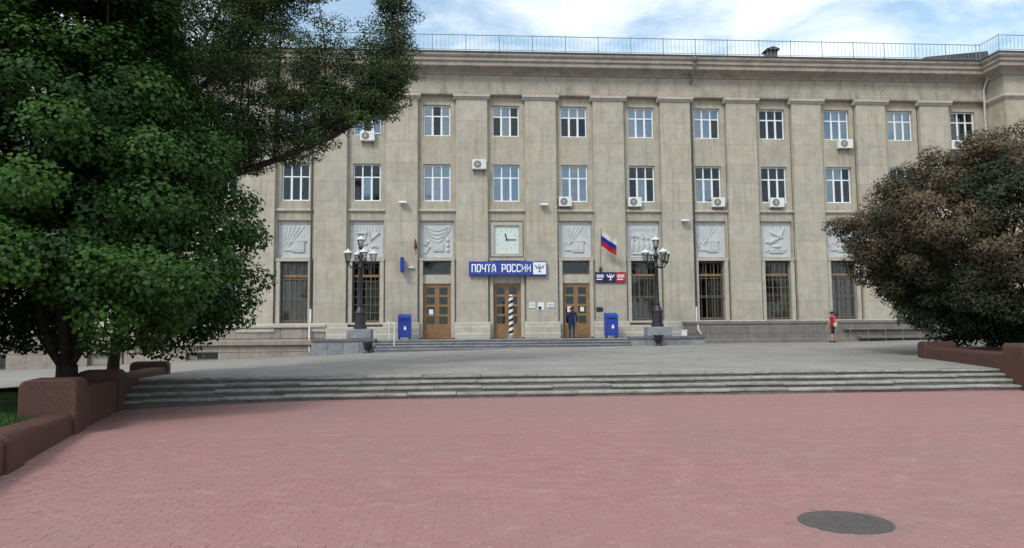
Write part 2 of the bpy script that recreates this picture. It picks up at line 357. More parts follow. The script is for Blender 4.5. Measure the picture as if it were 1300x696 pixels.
# the pavers close enough to be picked out are laid one by one on a sand bed
sheet('sand_bed', ax(1.5, 17.5, .5), ax(-38.4, -30.4, .5), lambda x, y: pz(x)-.0032, 'sand', plaza)
def paver(bb, x, y, z, w=.1965, d=.0965, c=.0035):
    x0, x1, y0, y1 = x+.002, x+.002+w, y+.002, y+.002+d
    tl = [rnd.uniform(-.0012, .0012) for _ in range(4)]
    v = [(x0, y0, z-.02), (x1, y0, z-.02), (x1, y1, z-.02), (x0, y1, z-.02), (x0, y0, z-c*.7), (x1, y0, z-c*.7), (x1, y1, z-c*.7), (x0, y1, z-c*.7),
         (x0+c, y0+c, z+tl[0]), (x1-c, y0+c, z+tl[1]), (x1-c, y1-c, z+tl[2]), (x0+c, y1-c, z+tl[3])]
    bb.add(v, [(8, 9, 10, 11)]+[(i, (i+1) % 4, 4+(i+1) % 4, 4+i) for i in range(4)]+[(4+i, 4+(i+1) % 4, 8+(i+1) % 4, 8+i) for i in range(4)])
pme = []
for _ in range(6):
    bb = MB(); paver(bb, 0, 0, 0); pme.append(bb.mesh('paver', ['paver']))
MHX, MHY = 11.42, -36.16
spots = []
for j in range(78):
    y = -38.3+j*.1
    for i in range(-1, 80):
        x = 1.6+i*.2+(.1 if j % 2 else 0)
        if x > 17.2 or math.hypot(x+.1-MHX, y+.05-MHY) < .44 or x < 1.85-.29*(y+28.81)+.25: continue
        spots.append((x, y))
def in_view(x, y):
    v = Vector((x+.1, y+.05, 0))-cam.matrix_world.translation; d = v.dot(fw); return abs(v.dot(cr)/d) < .67 and v.dot(cu)/d > -.36
near = sorted([p_ for p_ in spots if in_view(*p_)], key=lambda p_: (Vector((p_[0], p_[1], 0))-cam.matrix_world.translation).length)[:300]; ns = set(near)
for (x, y) in near: inst('paver', rnd.choice(pme), plaza, (x, y, pz(x)+rnd.uniform(-.0015, .0015)))
bb = MB()
for (x, y) in spots:
    if (x, y) not in ns: paver(bb, x, y, pz(x)+rnd.uniform(-.0015, .0015))
o = bb.build('pavers', 'paver', plaza); o['kind'] = 'stuff'
struct(sheet('terrace', ax(-60, 80, 1.0), ax(-22.4, .4, .6), ter, 'terrace'))
STEPY = -23.8; TREAD = .38; XL, XR = -.45, 23.1
def stepz(k, x): return lerp(pz(x), .5, (k+1)/4)
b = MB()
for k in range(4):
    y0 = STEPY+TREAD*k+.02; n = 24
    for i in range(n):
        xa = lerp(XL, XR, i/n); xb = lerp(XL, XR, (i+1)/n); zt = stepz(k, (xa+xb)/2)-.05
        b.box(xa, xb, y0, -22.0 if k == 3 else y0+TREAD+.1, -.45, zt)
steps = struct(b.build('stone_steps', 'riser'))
slab_cache = {}
for k in range(4):
    y0 = STEPY+TREAD*k-.02; y1 = y0+(TREAD+.03 if k < 3 else .62)
    x = XL+rnd.uniform(-.5, 0)
    while x < XR:
        L_ = rnd.choice([1.2, 1.5, 1.5, 1.8]); key = (L_, k == 3)
        if key not in slab_cache:
            slab_cache[key] = MB().cbox(0, L_-.012, 0, y1-y0, -.062, 0, .012).mesh('step_slab', ['step'])
        zz = stepz(k, min(max(x+L_/2, XL), XR))
        inst('step_slab', slab_cache[key], steps, (x, y0+rnd.uniform(-.012, .012), zz+rnd.uniform(-.010, .010)),
             rot=(R(rnd.uniform(-.5, .5)), (R(-.45) if x < 4 else 0)+R(rnd.uniform(-.15, .15)), R(rnd.uniform(-.2, .2))))
        x += L_

# ------------------------------------------------------------------ post office
bld = thing('post_office_building', 'long beige stone post office with pilasters, white windows and roof railing', 'building', (10.9, .3, .5))
S = 4.0; PW = 1.81
KMIN, KMAX = -6, 9                      # pilasters
XW0, XW1 = -26.0, 40.35                 # main facade
bays = list(range(-7, 10))              # bay k is between pilaster k and k+1, centre 4k+2.905
cen = lambda k: 4*k+2.905+.012*k
def bay_x(k): return (4*k+PW, 4*k+4.0 if k < 9 else XW1)

# walls: cells with openings
wallb = MB(); YF = .3; YB = .62
def wall_openings(k):
    c = cen(k); o = [(c-.79, c+.79, 13.03, 14.87), (c-.79, c+.79, 9.18, 11.36), (c-.98, c+.98, 5.90, 8.06)]
    if k in (1, 2, 3): o.append((c-.80, c+.80, 1.25, 5.72))
    elif k == 8: o.append((c-.70, c+.98, 2.05, 4.4))
    else: o.append((c-.78, c+.78, 2.22, 5.70))
    return o
ZT = 15.45
for k in bays:
    x0, x1 = bay_x(k); x0 -= .05; x1 += .05; ops = wall_openings(k)
    xs = sorted({x0, x1, *[o[0] for o in ops], *[o[1] for o in ops]}); zs = sorted({-.6, ZT, *[o[2] for o in ops], *[o[3] for o in ops]})
    for i in range(len(xs)-1):
        for j in range(len(zs)-1):
            mxx, mz = (xs[i]+xs[i+1])/2, (zs[j]+zs[j+1])/2
            if any(o[0] < mxx < o[1] and o[2] < mz < o[3] for o in ops): continue
            wallb.add([(xs[i], YF, zs[j]), (xs[i+1], YF, zs[j]), (xs[i+1], YF, zs[j+1]), (xs[i], YF, zs[j+1])], [(0, 1, 2, 3)])
    for (a, b_, c_, d_) in ops:
        wallb.add([(a, YF, c_), (b_, YF, c_), (b_, YF, d_), (a, YF, d_), (a, YB, c_), (b_, YB, c_), (b_, YB, d_), (a, YB, d_)],
                  [(0, 4, 5, 1), (1, 5, 6, 2), (2, 6, 7, 3), (3, 7, 4, 0)])
wallb.build('wall', 'wall', bld)
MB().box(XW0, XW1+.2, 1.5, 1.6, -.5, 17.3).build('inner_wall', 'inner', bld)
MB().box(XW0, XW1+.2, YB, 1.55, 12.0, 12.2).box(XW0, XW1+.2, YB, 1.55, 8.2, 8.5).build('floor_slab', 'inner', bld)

# pilasters of stacked stones
BZ = [2.2, 3.3, 4.45, 5.62, 6.8, 7.95, 9.1, 10.25, 11.4, 12.6, 13.85, 15.12]
stone_mesh = {}
for h in sorted({round(BZ[i+1]-BZ[i], 3) for i in range(len(BZ)-1)}):
    stone_mesh[h] = MB().cbox(0, PW, 0, .3, .002, h-.002, .006).mesh('stone_block', ['stone'])
for k in range(KMIN, KMAX+1):
    x = 4*k+.012*k
    p = MB().box(x+.02, x+PW-.02, .014, .4, 1.2 if 0 <= k <= 4 else -.55, 15.2).build('pilaster', 'joint', bld)
    for i in range(len(BZ)-1):
        h = round(BZ[i+1]-BZ[i], 3)
        inst('stone_block', stone_mesh[h], p, (x, rnd.uniform(-.003, .003), BZ[i]))
    MB().prism([(.0, 15.12), (-.06, 15.14), (-.10, 15.22), (-.18, 15.26), (-.18, 15.37), (-.15, 15.40), (.31, 15.40), (.31, 15.12)], x-.17, x+PW+.17, 'x').build('capital', 'trim', p)
    MB().prism([(-.02, 2.2), (-.08, 2.14), (-.10, 2.0), (-.10, 1.88), (-.14, 1.86), (-.14, 1.72), (.3, 1.72), (.3, 2.2)], x-.12, x+PW+.12, 'x').build('pilaster_base', 'trim', p)

# entablature and cornice, main range and wing
CORN = [(-.03, 16.55), (-.10, 16.58), (-.14, 16.66), (-.34, 16.78), (-.62, 16.86), (-.70, 16.90), (-.70, 17.10), (-.74, 17.13), (-.80, 17.17), (-.80, 17.34),
        (-.86, 17.38), (-.92, 17.46), (-.92, 17.60), (.5, 17.60), (.5, 16.55)]
MB().prism([(-.02, 15.40), (-.05, 15.44), (-.05, 15.62), (-.02, 15.66), (-.02, 16.56), (.7, 16.56), (.7, 15.40)], XW0, XW1+.05, 'x').build('frieze', 'frieze', bld)
MB().prism(CORN, XW0, XW1+.05, 'x').build('cornice', 'cornice', bld)
MB().prism([(-.97, 17.59), (-.97, 17.66), (-.90, 17.68), (6, 17.9), (6, 17.62), (-.9, 17.615)], XW0, XW1+.02, 'x').build('roof', 'metal_dark', bld)
# right wing
WY = -1.55; WX = XW1
MB().box(WX, 60, WY, 1.6, -.5, 16.56).build('wing_wall', 'wall', bld)
wc = MB()
prof = [(-d[0], d[1]) for d in CORN]            # outward offset, height
def mitre(prof, xo, yo, x1, y1, name, m):
    bb = MB(); n = len(prof); vs_ = []
    for (o_, z) in prof: vs_.append((xo-o_, y1, z))          # along the side wall, ending at the main range
    for (o_, z) in prof: vs_.append((xo-o_, yo-o_, z))       # mitred corner
    for (o_, z) in prof: vs_.append((x1, yo-o_, z))
    fs = []
    for s_ in range(2):
        for i in range(n): fs.append((s_*n+i, s_*n+(i+1) % n, (s_+1)*n+(i+1) % n, (s_+1)*n+i))
    fs.append(tuple(range(n))); fs.append(tuple(2*n+i for i in range(n))[::-1])
    bb.add(vs_, fs); return bb.build(name, m, bld)
mitre([(p[0], p[1]) for p in prof], WX, WY, 60, -.03, 'wing_cornice', 'cornice')
mitre([(-.2, 15.12), (.05, 15.14), (.10, 15.22), (.18, 15.26), (.18, 15.37), (.12, 15.42), (-.2, 15.42)], WX, WY, 60, -.02, 'wing_string_course', 'trim')
mitre([(-.6, 17.595), (.97, 17.595), (.97, 17.66), (.9, 17.69), (-.6, 17.75)], WX, WY, 60, .4, 'wing_roof_edge', 'metal_dark')
MB().add([(36.3, -.55, 17.62), (40.3, -.55, 17.62), (40.3, -.5, 18.42), (36.3, -.5, 17.98), (36.3, 4, 17.7), (40.3, 4, 17.7), (40.3, 3, 18.7), (36.3, 3, 18.1)], [(0, 1, 2, 3), (3, 2, 6, 7), (7, 6, 5, 4), (0, 3, 7, 4), (1, 5, 6, 2)]).build('roof_slope', 'metal_dark', bld)

# roof railing
def railing(pts, name):
    bb = MB(); posts = []
    for (a, b_) in zip(pts[:-1], pts[1:]):
        a = Vector(a); b_ = Vector(b_); L_ = (b_-a).length; n = max(1, round(L_/.24)); d = (b_-a)/n
        bb.tube([a+Vector((0, 0, .98)), b_+Vector((0, 0, .98))], .022, 6); bb.tube([a+Vector((0, 0, .12)), b_+Vector((0, 0, .12))], .016, 6)
        for i in range(n):
            p = a+d*i
            if i % 8 == 0: posts.append(p)
            else: bb.tube([p+Vector((0, 0, .12)), p+Vector((0, 0, .98))], .010, 4, cap=False)
    o = bb.build(name, 'rail', bld)
    for p in posts: MB().tube([p+Vector((0, 0, -.06)), p+Vector((0, 0, 1.03))], .024, 6).build('railing_post', 'rail', o)
railing([(XW0, -.72, 17.70), (XW1-.75, -.72, 17.70), (XW1-.75, WY-.75, 17.70), (58, WY-.75, 17.70)], 'roof_railing')

# drainpipes
def drain(x, y, top, ground, zinc_all=False, kick=.35):
    bb = MB()
    if top > 17:
        bb.tube([(x, -.85, 17.35), (x, -.80, 17.0), (x, -.35, 16.5), (x, y, 16.1), (x, y, 3.0 if not zinc_all else 2.6)], .065, 8, 0)
        bb.lathe([(.07, 17.25), (.16, 17.42), (.16, 17.56)], x, -.86, 10, 0)
    o = bb.build('drainpipe', 'zinc' if zinc_all else 'pipe', bld, True)
    b2 = MB(); b2.tube([(x, y, 3.05 if not zinc_all else 2.65), (x, y, 2.2), (x, y-.25, 1.9), (x, y-.25, ground+.45), (x+kick*.3, y-.5, ground+.12)], .06, 8)
    b2.build('lower_pipe', 'zinc', o, True)
drain(-.12, -.02, 17.5, .43); drain(21.95, .1, 17.5, 1.25); drain(40.16, -.12, 17.5, .95, True)

# upper windows
def win_frame(w, h, tr, name, m, bar=.07, mull=.07):
    bb = MB(); y0, y1 = 0, .07
    bb.box(-w/2, -w/2+bar, y0, y1, 0, h).box(w/2-bar, w/2, y0, y1, 0, h).box(-w/2+bar, w/2-bar, y0, y1, 0, bar).box(-w/2+bar, w/2-bar, y0, y1, h-bar, h)
    ix = w/2-bar; zt = h*(1-tr)
    bb.box(-ix, ix, y0+.002, y1-.002, zt-mull/2, zt+mull/2)
    for sx in (-1, 1):
        xm = sx*w*.165
        bb.box(xm-mull*.8, xm+mull*.8, y0+.004, y1-.004, bar, zt-mull/2).box(xm-mull/2, xm+mull/2, y0+.004, y1-.004, zt+mull/2, h-bar)
    return bb.mesh(name, [m])
FR = {1: (1.56, 1.82), 2: (1.56, 2.16)}
fr_mesh = {r_: win_frame(*FR[r_], .35, 'window', 'white') for r_ in (1, 2)}
sill_mesh = MB().prism([(0, 0), (-.14, -.03), (-.14, -.07), (0, -.05)], -.85, .85, 'x').mesh('sill', ['white'])
pane_mesh = MB().box(-.5, .5, -.004, .004, -.5, .5).mesh('pane', ['glass'])
pane_dim_mesh = MB().box(-.5, .5, -.004, .004, -.5, .5).mesh('pane', ['glass_dim'])
curtain_mesh = MB()
NW = 16
cv = [(-.5+i/NW, .02*math.sin(i*2.1), z) for z in (-.5, .5) for i in range(NW+1)]
curtain_mesh.add(cv, [(i, i+1, NW+1+i+1, NW+1+i) for i in range(NW)]); drape_mesh = curtain_mesh.mesh('drape', ['drape']); curtain_mesh = curtain_mesh.mesh('curtain', ['curtain'])
# which of the six panes show pale curtains behind (cols 0-2 low, 3-5 high)
CUR = {(1, 0): [0, 2], (1, 1): [0, 2, 3, 5], (1, 2): [1, 3, 4], (1, 3): [3, 4, 5], (1, 4): [0, 1, 2, 3, 4, 5], (1, 5): [0, 1, 3, 4, 5], (1, 6): [], (1, 7): [0, 1, 2, 3, 4, 5],
       (1, 8): [0, 1, 2, 3, 4, 5], (1, 9): [], (2, -1): [], (2, 0): [1], (2, 1): [0, 1, 2, 3, 4, 5], (2, 2): [0, 1, 2, 3, 4, 5], (2, 3): [0, 1, 2, 3, 4, 5], (2, 4): [1],
       (2, 5): [0, 1], (2, 6): [], (2, 7): [0, 3, 4], (2, 8): [0, 2]}
for row, z0 in ((1, 13.04), (2, 9.19)):
    w, h = FR[row]
    for k in bays:
        c = cen(k); wd = inst('window', fr_mesh[row], bld, (c, .47, z0))
        inst('sill', sill_mesh, wd, (c, .46, z0+.02))
        zt = h*.65; cols = [(-w/2+.055, -w*.165-.03), (-w*.165+.03, w*.165-.03), (w*.165+.03, w/2-.055)]
        for q in range(6):
            a, b_ = cols[q % 3]; za_, zb_ = (.055, zt-.025) if q < 3 else (zt+.025, h-.055)
            inst('pane', pane_mesh if q in CUR.get((row, k), [0, 2] if k % 2 else []) else pane_dim_mesh, wd, (c+(a+b_)/2, .505, z0+(za_+zb_)/2), (b_-a, 1, zb_-za_), (R(rnd.uniform(-.9, .9)), 0, R(rnd.uniform(-.9, .9))))
            if q in CUR.get((row, k), [0, 2] if k % 2 else []):
                inst('curtain', curtain_mesh, wd, (c+(a+b_)/2, .62, z0+(za_+zb_)/2), (b_-a+.08, 1, zb_-za_+.06))
# opened sash, folded outwards, and ledges between the storeys
for k in bays:
    c = cen(k)
    MB().prism([(.31, 8.56), (.16, 8.58), (.16, 8.68), (.20, 8.71), (.31, 8.73)], c-1.085, c+1.085, 'x').build('ledge', 'trim', bld)

# relief panels
def strip(bb, p, q, w, y0, y1, mi=0):
    p = Vector((p[0], 0, p[1])); q = Vector((q[0], 0, q[1])); d = (q-p).normalized(); n = Vector((-d.z, 0, d.x))*w/2
    pts = [p-n, q-n, q+n, p+n]
    v = [(t.x, y1, t.z) for t in pts]+[(lerp(t.x, (p.x+q.x)/2, .12), y0, lerp(t.z, (p.z+q.z)/2, .12)) for t in pts]
    bb.add(v, [(0, 1, 2, 3), (7, 6, 5, 4), (0, 4, 5, 1), (1, 5, 6, 2), (2, 6, 7, 3), (3, 7, 4, 0)], mi)
def blob(bb, x, z, rx, rz, hgt, n=10, ph=0):
    v = []; ys = .44
    for (s_, y) in ((1, ys), (.75, ys-hgt*.7), (.35, ys-hgt)):
        v += [(x+s_*(rx*math.cos(2*math.pi*i/n)*math.cos(ph)-rz*math.sin(2*math.pi*i/n)*math.sin(ph)), y, z+s_*(rx*math.cos(2*math.pi*i/n)*math.sin(ph)+rz*math.sin(2*math.pi*i/n)*math.cos(ph))) for i in range(n)]
    f = [(j*n+i, j*n+(i+1) % n, (j+1)*n+(i+1) % n, (j+1)*n+i) for j in range(2) for i in range(n)]+[tuple(2*n+i for i in range(n))]
    bb.add(v, f)
def relief(k, kind):
    c = cen(k); zc_ = 6.95; rr = random.Random(k*5+3)
    pnl = MB().box(c-.985, c+.985, .44, .60, 5.895, 8.065).build('relief_panel', 'relief', bld)
    fb = MB()
    for (a, b_, z0, z1) in ((c-.95, c-.88, 5.93, 7.94), (c+.88, c+.95, 5.93, 7.94), (c-.88, c+.88, 5.93, 6.0), (c-.88, c+.88, 7.87, 7.94)): fb.box(a, b_, .405, .45, z0, z1)
    fb.build('panel_border', 'relief', pnl)
    bb = MB(); y0, y1 = .375, .45
    if kind == 'rays':
        for i in range(6): strip(bb, (c-.7+.05*i, zc_-.45), (c-.8+.26*i, zc_+.85), .07, y0+.03, y1)
        bb.box(c-.15, c+.5, .36, .45, zc_-.7, zc_-.1); bb.box(c-.22, c+.57, .34, .45, zc_-.1, zc_-.02); bb.box(c-.6, c-.12, .37, .45, zc_-.62, zc_-.40)
        for i in range(3): bb.box(c-.08+.19*i, c+.03+.19*i, .335, .37, zc_-.6, zc_-.2)
        for i in range(4): blob(bb, c-.6+.12*i, zc_-.2+.1*(i % 2), .08, .11, .07)
    elif kind == 'bird':
        blob(bb, c-.05, zc_, .5, .15, .11, ph=.5); blob(bb, c+.12, zc_+.3, .5, .13, .12, ph=-.45); blob(bb, c+.42, zc_+.42, .42, .08, .09, ph=1.1)
        for i in range(7): strip(bb, (c-.6+.18*i, zc_-.72+.05*(i % 2)), (c-.42+.18*i, zc_-.55+.06*((i+1) % 2)), .09, y0, y1)
        blob(bb, c-.45, zc_-.1, .16, .1, .1, ph=.4); blob(bb, c+.1, zc_-.38, .3, .1, .1)
        strip(bb, (c-.4, zc_-.72), (c+.5, zc_-.72), .08, .355, y1)
    elif kind == 'figures':
        for i in range(5):
            x = c-.62+.31*i; h = rr.uniform(.5, .85); blob(bb, x, zc_-.35, .12, h*.55, .11); blob(bb, x+.02, zc_-.3+h*.6, .085, .1, .11)
            strip(bb, (x, zc_-.1), (x+rr.uniform(-.3, .3), zc_+.35), .08, y0, y1)
        strip(bb, (c-.75, zc_-.78), (c+.75, zc_-.78), .12, .36, y1)
        for i in range(6): strip(bb, (c-.7+.25*i, zc_+.55), (c-.5+.25*i, zc_+.75), .06, y0+.03, y1)
    elif kind == 'swoop':
        for j in range(4):
            pts = [(c-.8+1.6*i/8, zc_+.75-.9*math.sin(math.pi*i/8)*(1-.2*j)+.05*j) for i in range(9)]
            for p, q in zip(pts[:-1], pts[1:]): strip(bb, p, q, .06, y0+.02, y1)
        bb.box(c-.2, c+.35, .36, .45, zc_-.65, zc_-.2); bb.box(c-.1, c+.2, .345, .37, zc_-.55, zc_-.3)
        for i in range(5): blob(bb, c-.65+.1*(i % 3), zc_-.7+.15*i, .12, .1, .08, ph=i)
        for i in range(3): blob(bb, c+.6, zc_-.6+.3*i, .12, .14, .09)
    else:
        strip(bb, (c-.6, zc_+.4), (c+.02, zc_+.4), .1, .34, y1); strip(bb, (c-.1, zc_+.45), (c-.1, zc_-.1), .08, .35, y1)
        strip(bb, (c+.2, zc_), (c+.75, zc_+.45), .07, .355, y1); strip(bb, (c+.2, zc_-.1), (c+.1, zc_+.5), .06, .36, y1)
        for i in range(9): strip(bb, (c-.75+.18*i, zc_+.5), (c-.75+.18*i+rr.uniform(-.05, .05), zc_+.8), .045, y0+.03, y1)
        for i in range(8): blob(bb, c+rr.uniform(-.7, .7), zc_+rr.uniform(-.8, -.2), rr.uniform(.08, .2), rr.uniform(.06, .12), .09, ph=rr.uniform(0, 3))
    bb.build('carving', 'relief', pnl)
    pnl.location.y += .07
kinds = {-1: 'rays', 0: 'plane', 1: 'swoop', 3: 'rays', 4: 'figures', 5: 'rays', 6: 'bird', 7: 'rays', 8: 'figures', 9: 'bird'}
for k in bays:
    if k == 2: continue
    relief(k, kinds.get(k, ['rays', 'bird', 'plane'][k % 3]))

# ground storey: windows with grilles, stone surrounds
def surround(k, w, z0, z1, t=.22):
    c = cen(k)
    bb = MB()
    for s_ in (-1, 1):
        xa, xb = sorted((c+s_*w, c+s_*(w+t))); bb.box(xa, xb, .17, .32, z0, z1)
    bb.box(c-w-t-.03, c+w+t+.03, .14, .32, z1, z1+.16)
    return bb.build('window_surround', 'trim', bld)
gw_frame = MB()
gw = 1.50; gh = 3.40; gb = 2.54                                     # beam height in the opening
gw_frame.box(-gw/2, -gw/2+.06, 0, .09, 0, gh).box(gw/2-.06, gw/2, 0, .09, 0, gh).box(-gw/2+.06, gw/2-.06, 0, .09, 0, .08).box(-gw/2+.06, gw/2-.06, 0, .09, gh-.07, gh)
for sx in (-1, 1): gw_frame.box(sx*.24-.03, sx*.24+.03, .005, .085, .08, gb).box(sx*.24-.03, sx*.24+.03, .005, .085, gb+.15, gh-.07)
gw_frame = gw_frame.mesh('window', ['wood_dark'])
beam_mesh = MB().cbox(-gw/2+.055, gw/2-.055, -.03, .10, gb, gb+.15, .012).mesh('transom_beam', ['wood'])
gr = MB()
for x in (-.56, -.24, .08, .40, .62): gr.tube([(x-.03, -.12, .02), (x-.03, -.12, gb-.02)], .013, 4)
for z in (.08, 1.28, 1.36, 2.4): gr.box(-.74, .74, -.135, -.115, z, z+.03)
for x in (-.45, 0, .45): gr.tube([(x, -.12, gb+.18), (x, -.12, gh-.05)], .013, 4)
grille_a = gr.mesh('grille', ['grille'])
gr = MB()
for x in (-.5, -.25, 0, .25, .5): gr.tube([(x, -.12, .02), (x, -.12, gb-.02)], .013, 4)
for z in (.06, .5, .95, 1.4, 1.85, 2.3): gr.box(-.74, .74, -.135, -.115, z, z+.026)
for x in (-.45, -.15, .15, .45): gr.tube([(x, -.12, gb+.18), (x, -.12, gh-.05)], .013, 4)
grille_b = gr.mesh('grille', ['grille'])
for k in bays:
    if k in (1, 2, 3): continue
    c = cen(k)
    if k == 8:                                                       # white plastic door of the end bay
        d = MB(); x0, x1 = c-.70, c+.98
        d.box(x0, x0+.08, .40, .48, 2.05, 4.4).box(x1-.08, x1, .40, .48, 2.05, 4.4).box(x0+.08, x1-.08, .40, .48, 2.05, 2.20).box(x0+.08, x1-.08, .40, .48, 4.3, 4.4)
        for xm in (x0+.56, x0+1.12): d.box(xm-.05, xm+.05, .402, .478, 2.20, 4.3)
        d = d.build('plastic_door', 'white', bld)
        for (a, b_) in ((x0+.08, x0+.51), (x0+.61, x0+1.07), (x0+1.17, x1-.08)): inst('pane', pane_mesh, d, ((a+b_)/2, .44, 3.25), (b_-a, 1, 2.1))
        continue
    surround(k, .78, 2.2, 5.70)
    wd = inst('window', gw_frame, bld, (c, .5, 2.26)); inst('transom_beam', beam_mesh, wd, (c, .5, 2.26)); inst('grille', grille_a if k % 3 else grille_b, wd, (c, .5, 2.26))
    for i, (a, b_) in enumerate(((-.69, -.27), (-.21, .21), (.27, .69))):
        for (z0, z1) in ((.08, 1.3), (1.3, gb), (gb+.15, gh-.07)):
            inst('pane', pane_dim_mesh, wd, (c+(a+b_)/2, .545, 2.26+(z0+z1)/2), (b_-a, 1, z1-z0-.004), (R(rnd.uniform(-1, 1)), 0, R(rnd.uniform(-1, 1))))
    MB().prism([(.31, 2.12), (.05, 2.10), (.05, 2.19), (.31, 2.225)], c-1.02, c+1.02, 'x').build('stone_sill', 'trim', bld)
    if True: inst('drape', drape_mesh, wd, (c+(.3 if k in (0, 5) else 0), .615, {6: 3.0, 4: 3.55}.get(k, 3.4)), (1.45 if k not in (0, 5) else .8, 1.5, {6: 1.7, 4: 2.6}.get(k, 2.4)))

# doors
door_frame = MB()
for k in (1, 2, 3):
    c = cen(k); surround(k, .80, 1.32, 5.72, .2)
    tw = MB(); tw.box(c-.79, c+.79, .46, .54, 4.92, 5.0).box(c-.79, c+.79, .46, .54, 5.64, 5.72).box(c-.79, c-.72, .46, .54, 5.0, 5.64).box(c+.72, c+.79, .46, .54, 5.0, 5.64)
    tw = tw.build('transom_window', 'wood_dark', bld)
    inst('pane', pane_dim_mesh, tw, (c, .50, 5.32), (1.44, 1, .64))
    MB().box(c-.80, c+.80, .36, .50, 4.42, 4.92).build('door_lintel', 'trim', bld)
    fr = MB(); fr.box(c-.80, c-.72, .43, .55, 1.25, 4.42).box(c+.72, c+.80, .43, .55, 1.25, 4.42).box(c-.72, c+.72, .43, .55, 4.30, 4.42)
    dr = fr.build('double_door', 'wood', bld)
    for s_ in (-1, 1):
        xa, xb = (c-.72, c-.005) if s_ < 0 else (c+.005, c+.72); bb = MB(); st = .12
        bb.box(xa, xa+st, .45, .51, 1.28, 4.30).box(xb-st, xb, .45, .51, 1.28, 4.30)
        zs = [1.28, 1.98, 2.08, 2.55, 2.67, 3.14, 3.26, 3.73, 3.85, 4.20, 4.30]
        bb.box(xa+st, xb-st, .46, .50, 1.28, 2.0)
        bb.box(xa+st+.06, xb-st-.06, .445, .47, 1.40, 1.88)
        for (z0, z1) in ((2.0, 2.1), (2.54, 2.66), (3.10, 3.22), (3.66, 3.78), (4.20, 4.30)): bb.box(xa+st, xb-st, .452, .508, z0, z1)
        lf = bb.build('door_leaf', 'wood', dr)
        for (z0, z1) in ((2.1, 2.54), (2.66, 3.10), (3.22, 3.66), (3.78, 4.20)):
            inst('pane', pane_dim_mesh, dr, ((xa+xb)/2, .485, (z0+z1)/2), (xb-xa-2*st, 1, z1-z0), (R(rnd.uniform(-.6, .6)), 0, R(rnd.uniform(-.6, .6))))
        xh = c+s_*.07
        MB().tube([(xh, .45, 2.25), (xh, .39, 2.27), (xh, .39, 2.62), (xh, .45, 2.64)], .014, 6).build('door_handle', 'grille', dr)

# plinth
cap_prof = [(.28, 1.94), (-.16, 1.94), (-.20, 1.98), (-.20, 2.10), (-.16, 2.14), (.28, 2.18)]
MB().prism(cap_prof, 21.05, XW1, 'x').build('plinth_cap', 'plinth', bld)
MB().prism(cap_prof, XW0, .73, 'x').build('plinth_cap', 'trim', bld)
core = MB().box(21.05, XW1, -.12, .28, -.5, 1.935).build('plinth', 'joint', bld)
def slabs(par, x0, x1, y, z0, z1, w, m, gap=.01):
    n = max(1, round((x1-x0)/w)); ww = (x1-x0)/n
    me = MB().cbox(0, ww-gap, 0, .06, 0, z1-z0-gap, .008).mesh('stone_slab', [m])
    for i in range(n): inst('stone_slab', me, par, (x0+i*ww, y+rnd.uniform(-.004, .004), z0))
slabs(core, 21.1, XW1-.05, -.16, 1.42, 1.93, 1.3, 'plinth'); slabs(core, 21.1, XW1-.05, -.17, .6, 1.41, 1.05, 'plinth')
MB().prism([(-.1, .80), (-.24, .80), (-.24, 1.08), (-.2, 1.12), (-.1, 1.14)], 21.1, XW1-.05, 'x').build('plinth_foot', 'plinth', core)
MB().prism([(-.1, 1.10), (-.62, 1.10), (-.62, 1.22), (-.1, 1.25)], 31.4, XW1-.05, 'x').build('plinth_ledge', 'plinth', core)
MB().prism([(-.1, 1.60), (-.42, 1.60), (-.42, 1.68), (-.1, 1.70)], 30.6, 36.5, 'x').build('plinth_ledge', 'plinth', core)
MT['rail_grey'] = mat('railing_grey', (.22, .21, .20), .5, .15, 6, spec=.4)
rl = thing('low_railing', 'long thin grey metal railing standing before the grey plinth by the walking person', 'railing', (29.0, -1.15, .88))
bx_ = [22.2+1.04*i for i in range(13)]
for x in bx_: MB().tube([(x, -1.15, ter(x, -1.15)-.03), (x, -1.15, 1.86)], .016, 6).build('post', 'rail_grey', rl)
for z in (1.86, 1.40): MB().tube([(bx_[0], -1.15, z), (bx_[-1], -1.15, z)], .012, 6).build('rail', 'rail_grey', rl)
# between the doors, above the podium
for k in (0, 1, 2, 3, 4, 5):
    x0 = bay_x(k-1)[1] if k else .75
base_spans = [(.75, cen(1)-1.0), (cen(1)+1.0, cen(2)-1.0), (cen(2)+1.0, cen(3)-1.0), (cen(3)+1.0, 21.0)]
for (a, b_) in base_spans:
    o = MB().prism([(.29, 1.25), (-.22, 1.25), (-.22, 1.52), (-.19, 1.56), (-.16, 1.58), (-.16, 1.90), (-.12, 1.96), (.29, 1.96)], a, b_, 'x').build('base_course', 'trim', bld)
# left part: lower ground, basement windows
lp = MB(); bw = [(-17.0, 1.6), (-11.0, 1.9), (-5.9, 1.7), (-22.5, 1.8)]
core = MB().box(XW0, .73, -.02, .28, 1.0, 1.935).build('plinth', 'joint', bld)
slabs(core, XW0, .7, -.07, 1.36, 1.93, 1.2, 'plinth_pink')
MB().prism([(.2, .98), (-.42, .98), (-.46, 1.02), (-.46, 1.22), (-.40, 1.28), (.2, 1.36)], XW0, .73, 'x').build('plinth_ledge', 'plinth_pink', core)
edges = [XW0]
for (c, w) in sorted(bw): edges += [c-w/2, c+w/2]
edges.append(.7)
core = MB()
for i in range(0, len(edges)-1, 2): core.box(edges[i], edges[i+1], -.2, .28, -1.0, .975)
for (c, w) in bw: core.box(c-w/2, c+w/2, -.2, .28, .62, .975).box(c-w/2, c+w/2, -.2, .28, -1.0, zback(c)+.02)
core = core.build('basement_wall', 'plinth', bld)
